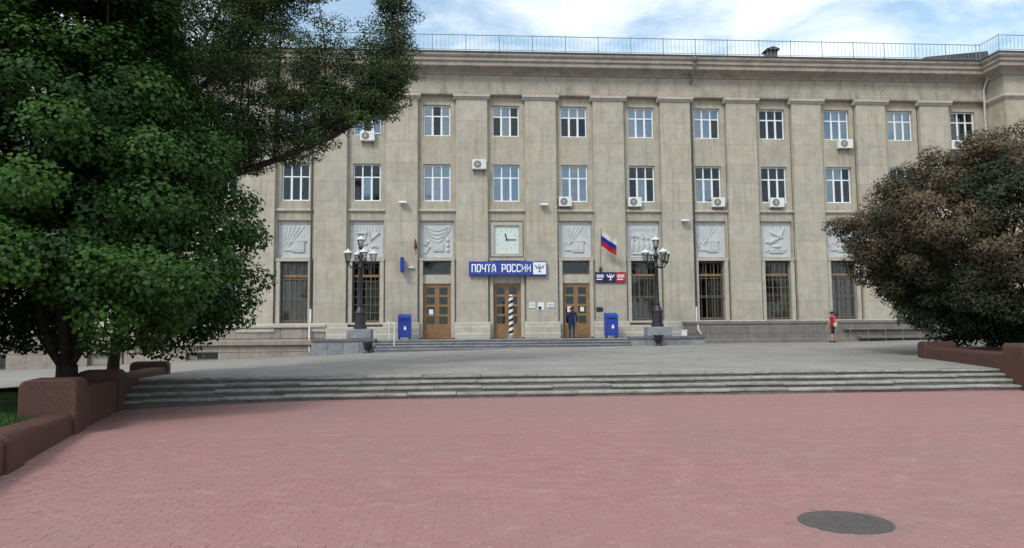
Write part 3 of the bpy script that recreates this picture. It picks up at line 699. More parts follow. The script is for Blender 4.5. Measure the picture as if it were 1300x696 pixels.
for i in range(0, len(edges)-1, 2): slabs(core, edges[i]+.01, edges[i+1]-.01, -.26, .63, .97, 1.2, 'plinth_pink'); slabs(core, edges[i]+.01, edges[i+1]-.01, -.265, -.4, .62, 1.2, 'plinth_pink')
for (c, w) in bw:
    slabs(core, c-w/2, c+w/2, -.26, .64, .97, 1.2, 'plinth_pink')
    fr = MB(); z0 = zback(c)+.02; fr.box(c-w/2, c+w/2, .0, .06, z0, z0+.05).box(c-w/2, c+w/2, .0, .06, .57, .62).box(c-.03, c+.03, .0, .06, z0, .6).box(c-w/2, c-w/2+.05, .0, .06, z0, .6).box(c+w/2-.05, c+w/2, .0, .06, z0, .6)
    fr = fr.build('basement_window', 'grille', bld)
    for s_ in (-1, 1): inst('pane', pane_dim_mesh, fr, (c+s_*w/4, .03, (z0+.62)/2), (w/2-.05, 1, .57-z0))
# granite podium and its steps
pod = thing('entrance_podium', 'grey granite podium with wide steps before the three brown doors', 'podium', (10.88, -2.6, .7))
PX0, PX1, SX0, SX1, PY = .75, 21.0, 3.95, 17.05, -4.1
MB().box(PX0, PX1, -3.2, .25, -.3, 1.245).build('podium_floor', 'granite', pod)
for (a, b_, bn) in ((PX0, SX0, 'left'), (SX1, PX1, 'right')):
    c_ = MB().box(a+.03, b_-.03, PY+.03, -3.2, -.3, 1.21).build('podium_block', 'joint', pod)
    slabs(c_, a, b_, PY-.03, .35, 1.21, .8, 'granite')
    n = 3; w = (b_-a)/n; me = MB().cbox(0, w-.01, 0, 1.0, 0, .13, .012).mesh('cap_slab', ['granite_dark'])
    for i in range(n): inst('cap_slab', me, c_, (a+i*w, PY-.09, 1.20))
for k in range(4):
    zt = 1.25-.14*(3-k); y0 = PY-.7+.34*k; zb_ = -.2
    tr_ = MB().box(SX0, SX1, y0+.02, -3.1, zb_, zt-.05).build('step_core', 'granite_dark', pod)
    me = MB().cbox(0, 1.62, 0, .40 if k < 3 else 1.0, -.06, 0, .01).mesh('step_slab', ['granite'])
    for i in range(8): inst('step_slab', me, tr_, (SX0+i*1.6375, y0+rnd.uniform(-.008, .008), zt+rnd.uniform(-.003, .003)))

# chimney vent on the roof
VX = 27.45
ch = thing('roof_vent', 'small dark square vent with wide cap on the roof', 'roof vent', (VX, 1.2, 17.7))
MB().box(VX-.30, VX+.30, .9, 1.5, 17.7, 18.72).build('shaft', 'metal_dark', ch)
MB().prism([(VX-.42, 18.78), (VX+.42, 18.78), (VX+.42, 18.84), (VX, 18.98), (VX-.42, 18.84)], .76, 1.64, 'y').build('cap', 'metal_dark', ch)
for (x, y) in ((VX-.26, .95), (VX+.26, .95), (VX-.26, 1.45), (VX+.26, 1.45)): MB().box(x-.03, x+.03, y-.03, y+.03, 18.70, 18.80).build('cap_leg', 'metal_dark', ch)

# ------------------------------------------------------------------ things on the facade
def ac_unit(x, z, y, label, w=.82):
    o = thing('air_conditioner', label, 'air conditioner', (x, y, z), 'air conditioner units on the facade')
    MB().cbox(x-w/2, x+w/2, y-.34, y-.04, z, z+.56, .02).build('casing', 'white_paint', o)
    fx = x-.12*w
    fn = MB(); fn.lathe([(.215, 0), (.215, .012), (.19, .02)], 0, 0, 18); fn.v = [(fx+a, y-.34-c_, z+.28+b_) for (a, b_, c_) in fn.v]; fn.build('fan_opening', 'pipe', o)
    g_ = MB()
    for i in range(6):
        an = i*math.pi/6; g_.tube([(fx+.21*math.cos(an), y-.372, z+.28+.21*math.sin(an)), (fx-.21*math.cos(an), y-.372, z+.28-.21*math.sin(an))], .006, 4)
    g_.build('fan_guard', 'white_paint', o)
    br_ = MB()
    for sx in (-.28, .28): br_.box(x+sx-.02, x+sx+.02, y-.36, y, z-.035, z+.0).box(x+sx-.02, x+sx+.02, y-.03, y+.0, z-.3, z-.035)
    br_.build('bracket', 'grille', o)
    return o
ac_unit(2.95, 12.62, .3, 'white air conditioner under the upper window with an open white sash beside the tree branch')
ac_unit(9.35, 10.95, 0, 'white air conditioner mounted alone on a pilaster left above the clock')
ac_unit(14.35, 8.86, .3, 'white air conditioner under a second-floor window right of the clock bay', .75)
ac_unit(18.45, 8.86, .3, 'white air conditioner under the window above the relief beside the flag', .8)
ac_unit(23.45, 8.86, .3, 'white air conditioner under the window just right of the dark drainpipe', .75)
ac_unit(27.0, 8.86, .3, 'white air conditioner centred below the dark window above the bird relief', .85)
ac_unit(31.35, 12.45, .3, 'white air conditioner at the right corner of a top window', .9)
ac_unit(38.45, 12.45, .3, 'white air conditioner at the last top window by the brown-green tree', .85)

# open sash of the upper window left
o = thing('open_window_sash', 'open white window sash turned outwards above an air conditioner', 'window sash', (3.69, .30, 13.1))
bb = MB(); bb.box(3.22, 3.72, .30, .345, 13.1, 13.16).box(3.22, 3.72, .30, .345, 14.66, 14.72).box(3.22, 3.28, .30, .345, 13.16, 14.66).box(3.66, 3.72, .30, .345, 13.16, 14.66)
bb.build('sash_frame', 'white', o); MB().box(3.28, 3.66, .318, .326, 13.16, 14.66).build('pane', 'glass', o)
inst('curtain', curtain_mesh, o, (3.47, .36, 13.9), (.42, .4, 1.5))

# clock
c = cen(2)
ck = thing('wall_clock', 'square pale clock with black hands set above the blue sign', 'clock', (c, .42, 5.95))
MB().box(c-.97, c+.97, .42, .55, 5.91, 8.05).build('backing', 'relief', ck)
fb = MB()
for (a, b_, z0, z1) in ((c-.93, c-.72, 5.97, 7.95), (c+.72, c+.93, 5.97, 7.95), (c-.72, c+.72, 5.97, 6.14), (c-.72, c+.72, 7.78, 7.95)): fb.box(a, b_, .26, .43, z0, z1)
fb.build('clock_frame', 'trim', ck)
MB().box(c-.715, c+.715, .385, .41, 6.145, 7.775).build('face', 'clock', ck)
mk = MB()
for i in range(12):
    an = i*math.pi/6; mk.box(c+.56*math.sin(an)-.018, c+.56*math.sin(an)+.018, .372, .386, 6.96+.56*math.cos(an)-.035, 6.96+.56*math.cos(an)+.035)
mk.build('hour_marks', 'emblem', ck)
def hand(x0, z0, x1, z1, w, y, name):
    bb = MB(); strip(bb, (x0, z0), (x1, z1), w, y, y+.012); bb.build(name, 'black', ck)
hand(c+.02, 6.92, c-.08, 7.32, .07, .350, 'hour_hand'); hand(c-.05, 6.96, c+.54, 6.95, .045, .335, 'minute_hand')
hb = MB().lathe([(.05, 0), (.05, .03)], 0, 0, 12); hb.v = [(c+a, .36-z_, 6.95+b_) for (a, b_, z_) in hb.v]; hb.build('hub', 'black', ck)

# big blue sign
sg = thing('shop_sign', 'long blue sign with white Cyrillic lettering above the middle door', 'sign', (10.95, -.12, 4.83))
MB().cbox(8.74, 13.18, -.24, -.05, 4.83, 5.64, .012).build('sign_box', 'signblue', sg)
for xs in (9.0, 12.9): MB().box(xs-.03, xs+.03, -.06, .02, 5.0, 5.5).build('bracket', 'grille', sg)
LET = {'П': [[(0, 0), (0, 1), (1, 1), (1, 0)]], 'О': [[(0, .12), (0, .88), (.2, 1), (.8, 1), (1, .88), (1, .12), (.8, 0), (.2, 0), (0, .12)]],
       'Ч': [[(0, 1), (0, .55), (.15, .42), (1, .42)], [(1, 1), (1, 0)]], 'Т': [[(0, 1), (1, 1)], [(.5, 1), (.5, 0)]],
       'А': [[(0, 0), (.08, .62), (.36, 1), (.64, 1), (.92, .62), (1, 0)], [(.08, .30), (.92, .30)]], 'Р': [[(0, 0), (0, 1), (.85, 1), (1, .88), (1, .5), (.85, .4), (0, .4)]],
       'С': [[(1, .85), (.8, 1), (.2, 1), (0, .85), (0, .15), (.2, 0), (.8, 0), (1, .15)]], 'И': [[(0, 1), (0, 0)], [(0, .16), (1, .84)], [(1, 1), (1, 0)]]}
def letters(text, x0, x1, z0, z1, y, par, m, wst):
    n = len(text); adv = (x1-x0)/(n-.35); wl = adv*.66
    for i, chh in enumerate(text):
        if chh == ' ': continue
        bb = MB(); xo = x0+i*adv; wst_ = wst; wst = wst*.72 if chh == 'И' else wst
        for ln in LET[chh]:
            for j, (p, q) in enumerate(zip(ln[:-1], ln[1:])):
                P = Vector((xo+p[0]*wl, 0, z0+p[1]*(z1-z0))); Q = Vector((xo+q[0]*wl, 0, z0+q[1]*(z1-z0))); d = (Q-P).normalized(); n_ = Vector((-d.z, 0, d.x))*wst/2
                P -= d*wst*.45; Q += d*wst*.45; e = .0006*j
                v = [P-n_, Q-n_, Q+n_, P+n_]; bb.add([(t.x, y, t.z) for t in v]+[(t.x, y-.02-e, t.z) for t in v], [(0, 1, 2, 3), (7, 6, 5, 4), (0, 4, 5, 1), (1, 5, 6, 2), (2, 6, 7, 3), (3, 7, 4, 0)])
        bb.build('letter', m, par); wst = wst_
letters('ПОЧТА РОССИИ', 8.92, 12.24, 5.05, 5.45, -.238, sg, 'white', .066)
MB().box(12.40, 13.14, -.252, -.236, 4.89, 5.58).build('logo_tile', 'white', sg)
def emblem(par, x, z, s_, y, m):                        # spread double wings over a small horn
    bb = MB()
    for sx in (-1, 1):
        for i in range(4): strip(bb, (x+sx*.02*s_, z-.10*s_+.05*i*s_), (x+sx*(.48-.05*i)*s_, z+(.30-.12*i)*s_), .075*s_, y-.008-.0008*i, y+.004)
        strip(bb, (x+sx*.05*s_, z+.05*s_), (x+sx*.12*s_, z+.36*s_), .07*s_, y-.013, y+.004)
    strip(bb, (x, z+.12*s_), (x, z-.42*s_), .13*s_, y-.0145, y+.004); strip(bb, (x-.16*s_, z-.36*s_), (x+.16*s_, z-.30*s_), .06*s_, y-.016, y+.004)
    bb.build('emblem', m, par)
emblem(sg, 12.77, 5.26, .62, -.253, 'emblem')

# three square signs
for i, (m, lab, kind) in enumerate((('navy', 'small navy square sign with white text lines beside the emblem sign', 't'), ('navy', 'small navy square sign with white winged emblem below the flag', 'e'), ('red', 'small red square sign with white text lines', 't'))):
    x0 = 16.0+.60*i; o = thing('wall_sign', lab, 'sign', (x0+.28, -.05, 4.42))
    MB().cbox(x0, x0+.575, -.12, .01, 4.42, 5.02, .01).build('sign_box', m, o)
    if kind == 't':
        for (z_, a, b_) in ((4.84, .07, .50), (4.74, .07, .50), (4.60, .07, .42)): MB().box(x0+a, x0+b_, -.128, -.118, z_-.028, z_+.03).build('text_line', 'white', o)
    else: emblem(o, x0+.29, 4.74, .5, -.123, 'white')

# flag
fl = thing('flag', 'white, blue and red striped flag on a thin pole above three small signs', 'flag', (16.35, -.05, 5.1))
base = Vector((16.32, .0, 5.15)); tip = Vector((16.22, -1.05, 7.42)); MB().tube([base, tip], .018, 6).build('flagpole', 'grille', fl)
MB().box(16.26, 16.40, -.10, .02, 5.05, 5.30).build('holder', 'iron', fl)
nx, nz = 18, 9; top = tip-(tip-base)*.04; bot = tip-(tip-base)*.40
def flag_pt(u, v):
    p = top.lerp(bot, v); s_ = .95*u
    return (p.x+s_*.93, p.y+.07*math.sin(u*9+v*1.5)*u+.05*u, p.z-.50*u**.9-.12*u*u+.045*math.sin(u*8+1)*u)
bb = MB(); vs_ = [flag_pt(i/nx, j/nz) for j in range(nz+1) for i in range(nx+1)]
for j in range(nz):
    for i in range(nx):
        bb.f.append((j*(nx+1)+i, j*(nx+1)+i+1, (j+1)*(nx+1)+i+1, (j+1)*(nx+1)+i)); bb.m.append(j//3)
bb.v = vs_; bb.build('cloth', ['flag_white', 'flag_blue', 'flag_red'], fl, True)

# projecting blue sign, furled flag, plaques, notices, lamps
o = thing('blade_sign', 'narrow blue sign board standing out edge-on from the pilaster', 'sign', (5.0, 0, 5.0))
MB().cbox(4.89, 5.09, -.62, -.10, 5.02, 5.86, .03).build('board', 'blue', o); MB().tube([(4.99, .02, 5.7), (4.99, -.2, 5.7)], .02, 6).build('bracket', 'iron', o); MB().tube([(4.99, .02, 5.15), (4.99, -.2, 5.15)], .02, 6).build('bracket', 'iron', o)
o = thing('wall_bracket', 'small pale bracket arm beside the narrow blue sign', 'bracket', (5.45, 0, 5.2)); MB().cbox(5.25, 5.62, -.16, .01, 5.26, 5.36, .01).build('arm', 'white_paint', o)
o = thing('furled_flag', 'furled dark red flag leaning from the pilaster beside the left door', 'flag', (5.75, 0, 6.2))
MB().tube([(5.72, .01, 6.0), (5.70, -.35, 6.95)], .014, 6).build('flagpole', 'grille', o); MB().tube([(5.71, -.12, 6.30), (5.74, -.18, 6.42), (5.73, -.26, 6.65), (5.70, -.33, 6.9)], [.02, .09, .08, .03], 8).build('cloth', mat('furled_cloth', (.16, .05, .05), .9, .2, 10), o, True)
for (x, z, lab) in ((5.0, 8.95, 'small pale floodlight on the pilaster left above the left door'), (13.05, 8.85, 'small pale floodlight on the pilaster right of the clock'),
                    (21.3, 7.95, 'small pale floodlight on the pilaster right of the flag')):
    o = thing('floodlight', lab, 'floodlight', (x, 0, z)); MB().prism([(-.42, z+.02), (-.40, z+.12), (-.12, z+.16), (-.12, z+.0)], x-.22, x+.22, 'x').build('housing', 'white_paint', o)
    MB().box(x-.03, x+.03, -.14, .02, z+.02, z+.08).build('bracket', 'grille', o)
for (x, w, z0, z1, lab, nb_) in ((12.36, .34, 2.98, 3.30, 'white wall plaque next to the middle door', 2), (12.86, .36, 2.86, 3.30, 'white wall plaque with a dark lower panel', 0), (13.4, .42, 2.98, 3.28, 'white wall plaque with grey lines near the right door', 3)):
    o = thing('wall_plaque', lab, 'plaque', (x, 0, z0)); MB().cbox(x-w/2, x+w/2, -.035, .01, z0, z1, .006).build('board', 'paper', o)
    for j in range(nb_): MB().box(x-w/2+.05, x+w/2-.05, -.042, -.033, z1-.11-.085*j, z1-.08-.085*j).build('text_line', 'emblem', o)
    if nb_ == 0: MB().box(x-w/2+.03, x+.02, -.042, -.033, z0+.03, z0+.20).build('dark_panel', 'navy', o)
tag(MB().cbox(16.05, 16.42, -.04, .01, 2.75, 3.0, .006).build('wall_plate', 'navy'), 'small dark plate on the wall beside the right mailbox', 'plate')
for (x, z, w, h, lab) in ((cen(1)-.34, 2.66, .24, .28, 'white paper notice on a pane of the left door'), (cen(3)-.38, 2.62, .26, .46, 'white paper notice left of the person at the door'), (cen(3)+.36, 2.78, .22, .26, 'white paper notice on the dark pane right of the person')):
    tag(MB().box(x-w/2, x+w/2, .440, .449, z, z+h).build('paper_notice', 'paper'), lab, 'notice')

# ------------------------------------------------------------------ street lamps
def street_lamp(loc, label):
    o = thing('street_lamp', label, 'street lamp', loc, 'cast iron lamps beside the entrance steps')
    x, y, z = loc
    def P(name, bb, m, par=o, sm=False): bb.v = [(a+x, b_+y, c_+z) for (a, b_, c_) in bb.v]; return bb.build(name, m, par, sm)
    P('pedestal', MB().cbox(-.62, .62, -.5, .5, 0, .5, .03), 'granite')
    P('base', MB().lathe([(.34, .50), (.34, .62), (.28, .68), (.27, 1.25), (.31, 1.32), (.25, 1.42), (.17, 1.62)], n=12), 'iron')
    P('column', MB().lathe([(.15, 1.55), (.165, 1.7), (.125, 1.9), (.105, 3.6), (.14, 3.66), (.14, 3.74), (.10, 3.8), (.09, 4.15), (.16, 4.22), (.16, 4.32), (.07, 4.42), (.055, 4.78)], n=12), 'iron', sm=True)
    def lantern(cx, cy, cz, s_=1.0):
        g_ = P('lantern', MB().lathe([(.10*s_, cz), (.13*s_, cz+.04), (.20*s_, cz+.42*s_)], cx, cy, 8), 'glass_lamp')
        P('cap', MB().lathe([(.26*s_, cz+.415*s_), (.255*s_, cz+.45*s_), (.17*s_, cz+.53*s_), (.06*s_, cz+.58*s_), (.02*s_, cz+.66*s_)], cx, cy, 10), 'lantern_cap', g_, True)
        rb = MB()
        for i in range(4):
            an = math.pi/4+i*math.pi/2; rb.tube([(cx+.12*s_*math.cos(an), cy+.12*s_*math.sin(an), cz+.02), (cx+.205*s_*math.cos(an), cy+.205*s_*math.sin(an), cz+.42*s_)], .012, 4)
        P('rib', rb, 'iron', g_)
        P('cup', MB().lathe([(.03, cz-.16), (.06, cz-.10), (.12*s_, cz-.04), (.13*s_, cz+.02)], cx, cy, 10), 'iron', g_, True)
    for i in range(4):
        an = R(20)+i*math.pi/2; ca, sa = math.cos(an), math.sin(an)
        P('arm', MB().tube([(.08*ca, .08*sa, 3.75), (.3*ca, .3*sa, 3.62), (.52*ca, .52*sa, 3.68), (.64*ca, .64*sa, 3.86)], [.045, .04, .035, .03], 6), 'iron', sm=True)
        P('scroll', MB().tube([(.1*ca, .1*sa, 4.15), (.28*ca, .28*sa, 4.12), (.40*ca, .40*sa, 3.95), (.36*ca, .36*sa, 3.78), (.26*ca, .26*sa, 3.8)], .022, 5), 'iron', sm=True)
        lantern(.66*ca, .66*sa, 3.98)
    lantern(0, 0, 4.72, .95)
    return o
LZ = 1.33
l1 = street_lamp((3.1, -3.55, LZ), 'black cast iron lamp with five lanterns on the granite block by the left mailbox')
dup(l1, (18.65, -3.55, LZ), 'black cast iron lamp with five lanterns on the granite block near the small signs')

# litter urns
def urn(x, y, label):
    z = ter(x, y); o = thing('litter_bin', label, 'litter bin', (x, y, z), 'dark litter bins in front of the podium')
    MB().lathe([(.15, z-.02), (.17, z+.03), (.10, z+.08), (.10, z+.12), (.20, z+.22), (.235, z+.48), (.26, z+.52), (.26, z+.56), (.21, z+.56), (.19, z+.3)], x, y, 16).build('bowl', 'iron', o, True)
    MB().box(x-.2, x+.2, y-.2, y+.2, z-.05, z+.02).build('foot', 'iron', o)
urn(3.62, -4.55, 'dark urn shaped litter bin below the lamp by the left mailbox'); urn(18.4, -4.6, 'dark urn shaped litter bin below the lamp near the small signs')

# mailboxes
def mailbox(x, y, label):
    z = 1.25; o = thing('mailbox', label, 'mailbox', (x, y, z), 'blue mailboxes at the doors')
    for sx in (-.28, .28): MB().box(x+sx-.04, x+sx+.04, y-.2, y+.2, z-.01, z+.13).build('foot', 'iron', o)
    MB().prism([(y-.26, z+.12), (y-.26, z+1.22), (y-.20, z+1.31), (y+.26, z+1.40), (y+.26, z+.12)], x-.35, x+.35, 'x').build('body', 'blue', o)
    MB().box(x-.22, x+.22, y-.275, y-.258, z+1.05, z+1.11).build('slot', 'black', o)
    MB().box(x-.30, x+.30, y-.272, y-.258, z+.22, z+.90).build('door_panel', 'signblue', o)
    bb = MB(); bb.box(x-.03, x+.11, y-.288, y-.27, z+.56, z+.66).box(x+.01, x+.07, y-.292, y-.27, z+.50, z+.74)
    bb.build('emblem', 'white', o)
mailbox(5.2, -1.2, 'blue mailbox with small white emblem beside the left door'); mailbox(16.65, -1.2, 'blue mailbox with small white emblem under the three small signs')

# striped post
sp = thing('striped_post', 'black and white spiral striped post before the middle door', 'post', (10.97, -2.3, 1.25))
bb = MB(); nseg, nrow = 24, 60; r_ = .125
for j in range(nrow+1):
    for i in range(nseg): bb.v.append((10.97+r_*math.cos(2*math.pi*i/nseg), -2.3+r_*math.sin(2*math.pi*i/nseg), 1.45+2.1*j/nrow))
for j in range(nrow):
    for i in range(nseg):
        bb.f.append((j*nseg+i, j*nseg+(i+1) % nseg, (j+1)*nseg+(i+1) % nseg, (j+1)*nseg+i)); bb.m.append(int(((j/nrow*6.5)-i/nseg*1.0) % 1 > .5))
bb.f.append(tuple(nrow*nseg+i for i in range(nseg))); bb.m.append(0)
bb.build('shaft', ['white_paint', 'black'], sp, True)
MB().lathe([(.21, 1.24), (.21, 1.34), (.16, 1.36), (.14, 1.46)], 10.97, -2.3, 20).build('base', 'granite', sp)
MB().lathe([(.125, 3.55), (.08, 3.60), (.02, 3.63)], 10.97, -2.3, 20).build('top', 'white_paint', sp)

# white handrail on the steps
hr = thing('handrail', 'thin white tubular handrail post in front of the left mailbox', 'handrail', (4.9, -4.0, .95))
MB().tube([(4.9, -4.25, .92), (4.9, -4.25, 2.12)], .028, 8).build('post', 'white_paint', hr); MB().tube([(4.55, -4.25, 2.12), (4.9, -4.25, 2.13), (4.93, -4.2, 2.10)], .026, 8).build('bar', 'white_paint', hr)
MB().tube([(4.55, -4.25, 2.12), (4.55, -3.3, 2.2), (4.55, -3.3, 1.24)], .026, 8).build('rear_post', 'white_paint', hr)
o = thing('white_box', 'small white box on the granite block right of the lamp', 'box', (20.0, -3.7, 1.33))
MB().cbox(19.86, 20.16, -3.85, -3.55, 1.325, 1.60, .03).build('body', 'white_paint', o); MB().cbox(19.84, 20.18, -3.87, -3.53, 1.60, 1.66, .02).build('lid', 'white_paint', o)

# manhole cover
mh = thing('manhole_cover', 'round dark manhole cover in the red pavers', 'manhole cover', (11.42, -36.16, -.003))
rr = random.Random(3); ring = MB(); n = 40
ring.v = [(11.42+q_*math.cos(2*math.pi*i/n), -36.16+q_*math.sin(2*math.pi*i/n), -.003) for r__, jj in ((.36, 0), (.62, 1)) for i in range(n) for q_ in [r__]]
ring.f = [(i, (i+1) % n, n+(i+1) % n, n+i) for i in range(n)]; ring.m = [0]*n; ring.build('cement_ring', 'cement', mh)
MB().lathe([(.372, -.003), (.372, .004), (.366, .007), (.346, .007), (.34, .003)], 11.42, -36.16, 40).build('rim', 'manhole', mh)
lid = MB().lathe([(.34, -.002), (.34, .0045)], 11.42, -36.16, 40)
for i in range(-5, 6):
    for j in range(-5, 6):
        if math.hypot(i, j) < 4.9: lid.cbox(11.42+i*.062-.02, 11.42+i*.062+.02, -36.16+j*.062-.02, -36.16+j*.062+.02, .002, .0075, .002)
lid.build('lid', 'manhole', mh)

# ------------------------------------------------------------------ red-brown flank walls
def pier(wl, corner, u, n, w, dep, z0, z1, name='pier', rad=.13):
    """corner: front corner next to the plaza; u along the wall, n away from the plaza"""
    bb = MB(); prof = [(0, z0), (w, z0)]
    for i in range(6): an = i/5*math.pi/2; prof.append((w-rad+rad*math.cos(an), z1-rad+rad*math.sin(an)))
    for i in range(6): an = math.pi/2+i/5*math.pi/2; prof.append((rad+rad*math.cos(an), z1-rad+rad*math.sin(an)))
    m = len(prof); vs_ = []; e = .025
    for t, ins in ((0, e), (e, 0), (dep-e, 0), (dep, e)):
        for (a, z) in prof:
            aa = lerp(a, w/2, ins*2/w); zz = z-ins if z > z0+.1 else z; p = Vector(corner)+Vector(u)*t+Vector(n)*aa; vs_.append((p.x, p.y, zz))
    fs = [tuple(range(m)), tuple(3*m+i for i in range(m))[::-1]]+[(s_*m+i, (s_+1)*m+i, (s_+1)*m+(i+1) % m, s_*m+(i+1) % m) for s_ in range(3) for i in range(m)]
    bb.add(vs_, fs); return bb.build(name, 'redwall', wl)
def wall_sec(wl, a, b_, n, w, za0, za1, zb0, zb1):
    bb = MB(); a = Vector(a); b_ = Vector(b_); n = Vector(n); r_ = .07; vs_ = []
    for p, z0, z1 in ((a, za0, za1), (b_, zb0, zb1)):
        for (t, z) in ((0, z0), (0, z1-r_), (r_*.3, z1-r_*.3), (r_, z1), (w-r_, z1), (w-r_*.3, z1-r_*.3), (w, z1-r_), (w, z0)): q = p+n*t; vs_.append((q.x, q.y, z))
    bb.add(vs_, [tuple(range(8))[::-1], tuple(8+i for i in range(8))]+[(i, (i+1) % 8, 8+(i+1) % 8, 8+i) for i in range(8)]); return bb.build('wall_section', 'redwall', wl)
u = Vector((-.2785, .9604, 0)); n = Vector((-.9604, -.2785, 0))
wl = thing('flank_wall', 'stepped red-brown granite wall with rounded piers beside the green lawn', 'wall', (1.2, -28, 0))
C0 = Vector((2.78, -32.78, 0)); C1 = Vector((1.61, -28.83, 0)); C2 = Vector((.42, -24.45, 0)); C3 = Vector((-.22, -19.95, 0))
pier(wl, C0, u, n, .9, .8, -.3, .42); pier(wl, C1, u, n, .88, .95, -.3, .85); pier(wl, C2, u, n, .9, .8, -.4, .80); pier(wl, C3, u, n, 1.02, .7, -.1, .84)
pier(wl, C0+Vector((1.25, -4.2, 0)), u, n, .9, .9, -.3, .40)
wall_sec(wl, C0+Vector((1.1, -3.4, 0))+n*.05, C0+n*.05, n, .5, -.3, .34, -.3, .38)
wall_sec(wl, C0+u*.75+n*.05, C1+u*.1+n*.06, n, .5, -.3, .38, -.3, .25)
wall_sec(wl, C1+u*.9+n*.05, C2+u*.1+n*.06, n, .5, -.3, .66, -.3, .60)
wall_sec(wl, C2+u*.75+n*.06, C3+u*.05+n*.05, n, .5, -.4, .62, -.2, .68)
u2 = Vector((.215, .9766, 0)); n2 = Vector((.9766, -.215, 0))
wr = thing('flank_wall', 'red-brown granite wall with piers under the brownish bushy tree', 'wall', (24, -21, 0))
D1 = Vector((24.05, -17.9, 0)); D2 = Vector((22.72, -24.0, 0))
pier(wr, D1, u2, n2, 1.0, .7, .2, 1.17); pier(wr, D2, u2, n2, 1.0, 1.1, -.3, 1.20)
wall_sec(wr, D2+u2*1.05+n2*.05, D1+u2*.05+n2*.05, n2, .5, -.2, .92, .2, .98)
wall_sec(wr, Vector((21.4, -30.0, 0))+n2*.05, D2+u2*.05+n2*.05, n2, .5, -.3, .5, -.3, .5)
wall_sec(wr, D1+n2*.9+u2*.1, D1+n2*14+u2*.1, u2, .5, .2, .98, .2, .98)

# planter soil and lawn
def xflank(y): return 1.61-.29*(y+28.81)
lawn = MB(); ys = ax(-40, -22.4, .8); vs_ = []; fs = []
for y in ys:
    for i in range(12): x = lerp(-45, xflank(y)-.3, (i/11)**.6); vs_.append((x, y, .18+.05*math.sin(x*1.3+y)+.03*math.sin(y*2.1)))
lawn.add(vs_, [(j*12+i, j*12+i+1, (j+1)*12+i+1, (j+1)*12+i) for j in range(len(ys)-1) for i in range(11)])
struct(lawn.build('lawn', 'lawn', None, True))
MB_ = MB(); MB_.add([(23.1, -23.5, .86), (46, -23.5, .86), (46, -17.6, .9), (24.5, -17.6, .9)], [(0, 1, 2, 3)]); struct(MB_.build('planter_soil', 'soil'))

# ------------------------------------------------------------------ foliage
def leaves_object(name, m, parent, P, Nn, size, tint, aspect=.62, fold=.25, seed=0, simple=False):
    rg = np.random.default_rng(seed); n = len(P)
    Nn = Nn/np.linalg.norm(Nn, axis=1, keepdims=True)
    t = rg.normal(size=(n, 3)); t -= (t*Nn).sum(1, keepdims=True)*Nn; t /= np.linalg.norm(t, axis=1, keepdims=True); s_ = np.cross(Nn, t)
    L_ = size[:, None]; w = L_*aspect
    base = P-t*L_*.5
    V = np.stack([base, base+t*L_*.28+s_*w*.5+Nn*L_*fold*.35, base+t*L_*.68+s_*w*.38+Nn*L_*fold*.2, base+t*L_-Nn*L_*fold*.3,
                  base+t*L_*.68-s_*w*.38+Nn*L_*fold*.2, base+t*L_*.28-s_*w*.5+Nn*L_*fold*.35], 1).reshape(-1, 3)-np.array(org(parent))
    nq = 1 if simple else 2; k_ = 4 if simple else 6
    if simple: V = np.stack([base, base+t*L_*.45+s_*w*.5+Nn*L_*fold*.3, base+t*L_-Nn*L_*fold*.3, base+t*L_*.45-s_*w*.5+Nn*L_*fold*.3], 1).reshape(-1, 3)-np.array(org(parent))
    me = bpy.data.meshes.new(name); me.vertices.add(k_*n); me.vertices.foreach_set('co', V.astype(np.float32).ravel())
    idx = (np.arange(n)*k_)[:, None]; q = idx+np.array([0, 1, 2, 3]) if simple else np.concatenate([idx+np.array([0, 1, 2, 3]), idx+np.array([0, 3, 4, 5])], 1).reshape(-1, 4)
    me.loops.add(4*nq*n); me.loops.foreach_set('vertex_index', q.ravel().astype(np.int32))
    me.polygons.add(nq*n); me.polygons.foreach_set('loop_start', (np.arange(nq*n)*4).astype(np.int32)); me.polygons.foreach_set('loop_total', np.full(nq*n, 4, np.int32))
    a = me.attributes.new('tint', 'FLOAT', 'FACE'); a.data.foreach_set('value', np.repeat(np.clip(tint, 0, 1), nq).astype(np.float32))
    me.materials.append(MT[m]); me.update(calc_edges=True); me.validate()
    ob = bpy.data.objects.new(name, me); COL.objects.link(ob); ob.parent = parent; WO[ob.name] = org(parent)
    return ob
def cluster_leaves(cl, rg, per, spread, up=.8, out_c=None, flat=.55, lsize=(.1, .15)):
    P = []; Nn = []; T = []
    for (c_, r_, tb) in cl:
        k = max(8, int(per*(r_/spread)**2)); d = rg.normal(size=(k, 3)); d /= np.linalg.norm(d, axis=1, keepdims=True)
        rad = r_*rg.uniform(.35, 1.0, (k, 1))**.7; p = c_+d*rad*np.array([1, 1, flat]); P.append(p)
        o_ = (c_-out_c) if out_c is not None else np.zeros(3); o_ = o_/(np.linalg.norm(o_)+1e-6)
        Nn.append(d*.55+np.array([0, 0, up])+o_*.45+rg.normal(scale=.35, size=(k, 3))); T.append(tb+rg.normal(scale=.16, size=k)+d[:, 2]*.08)
    P = np.concatenate(P); return P, np.concatenate(Nn), rg.uniform(lsize[0], lsize[1], len(P)), np.concatenate(T)
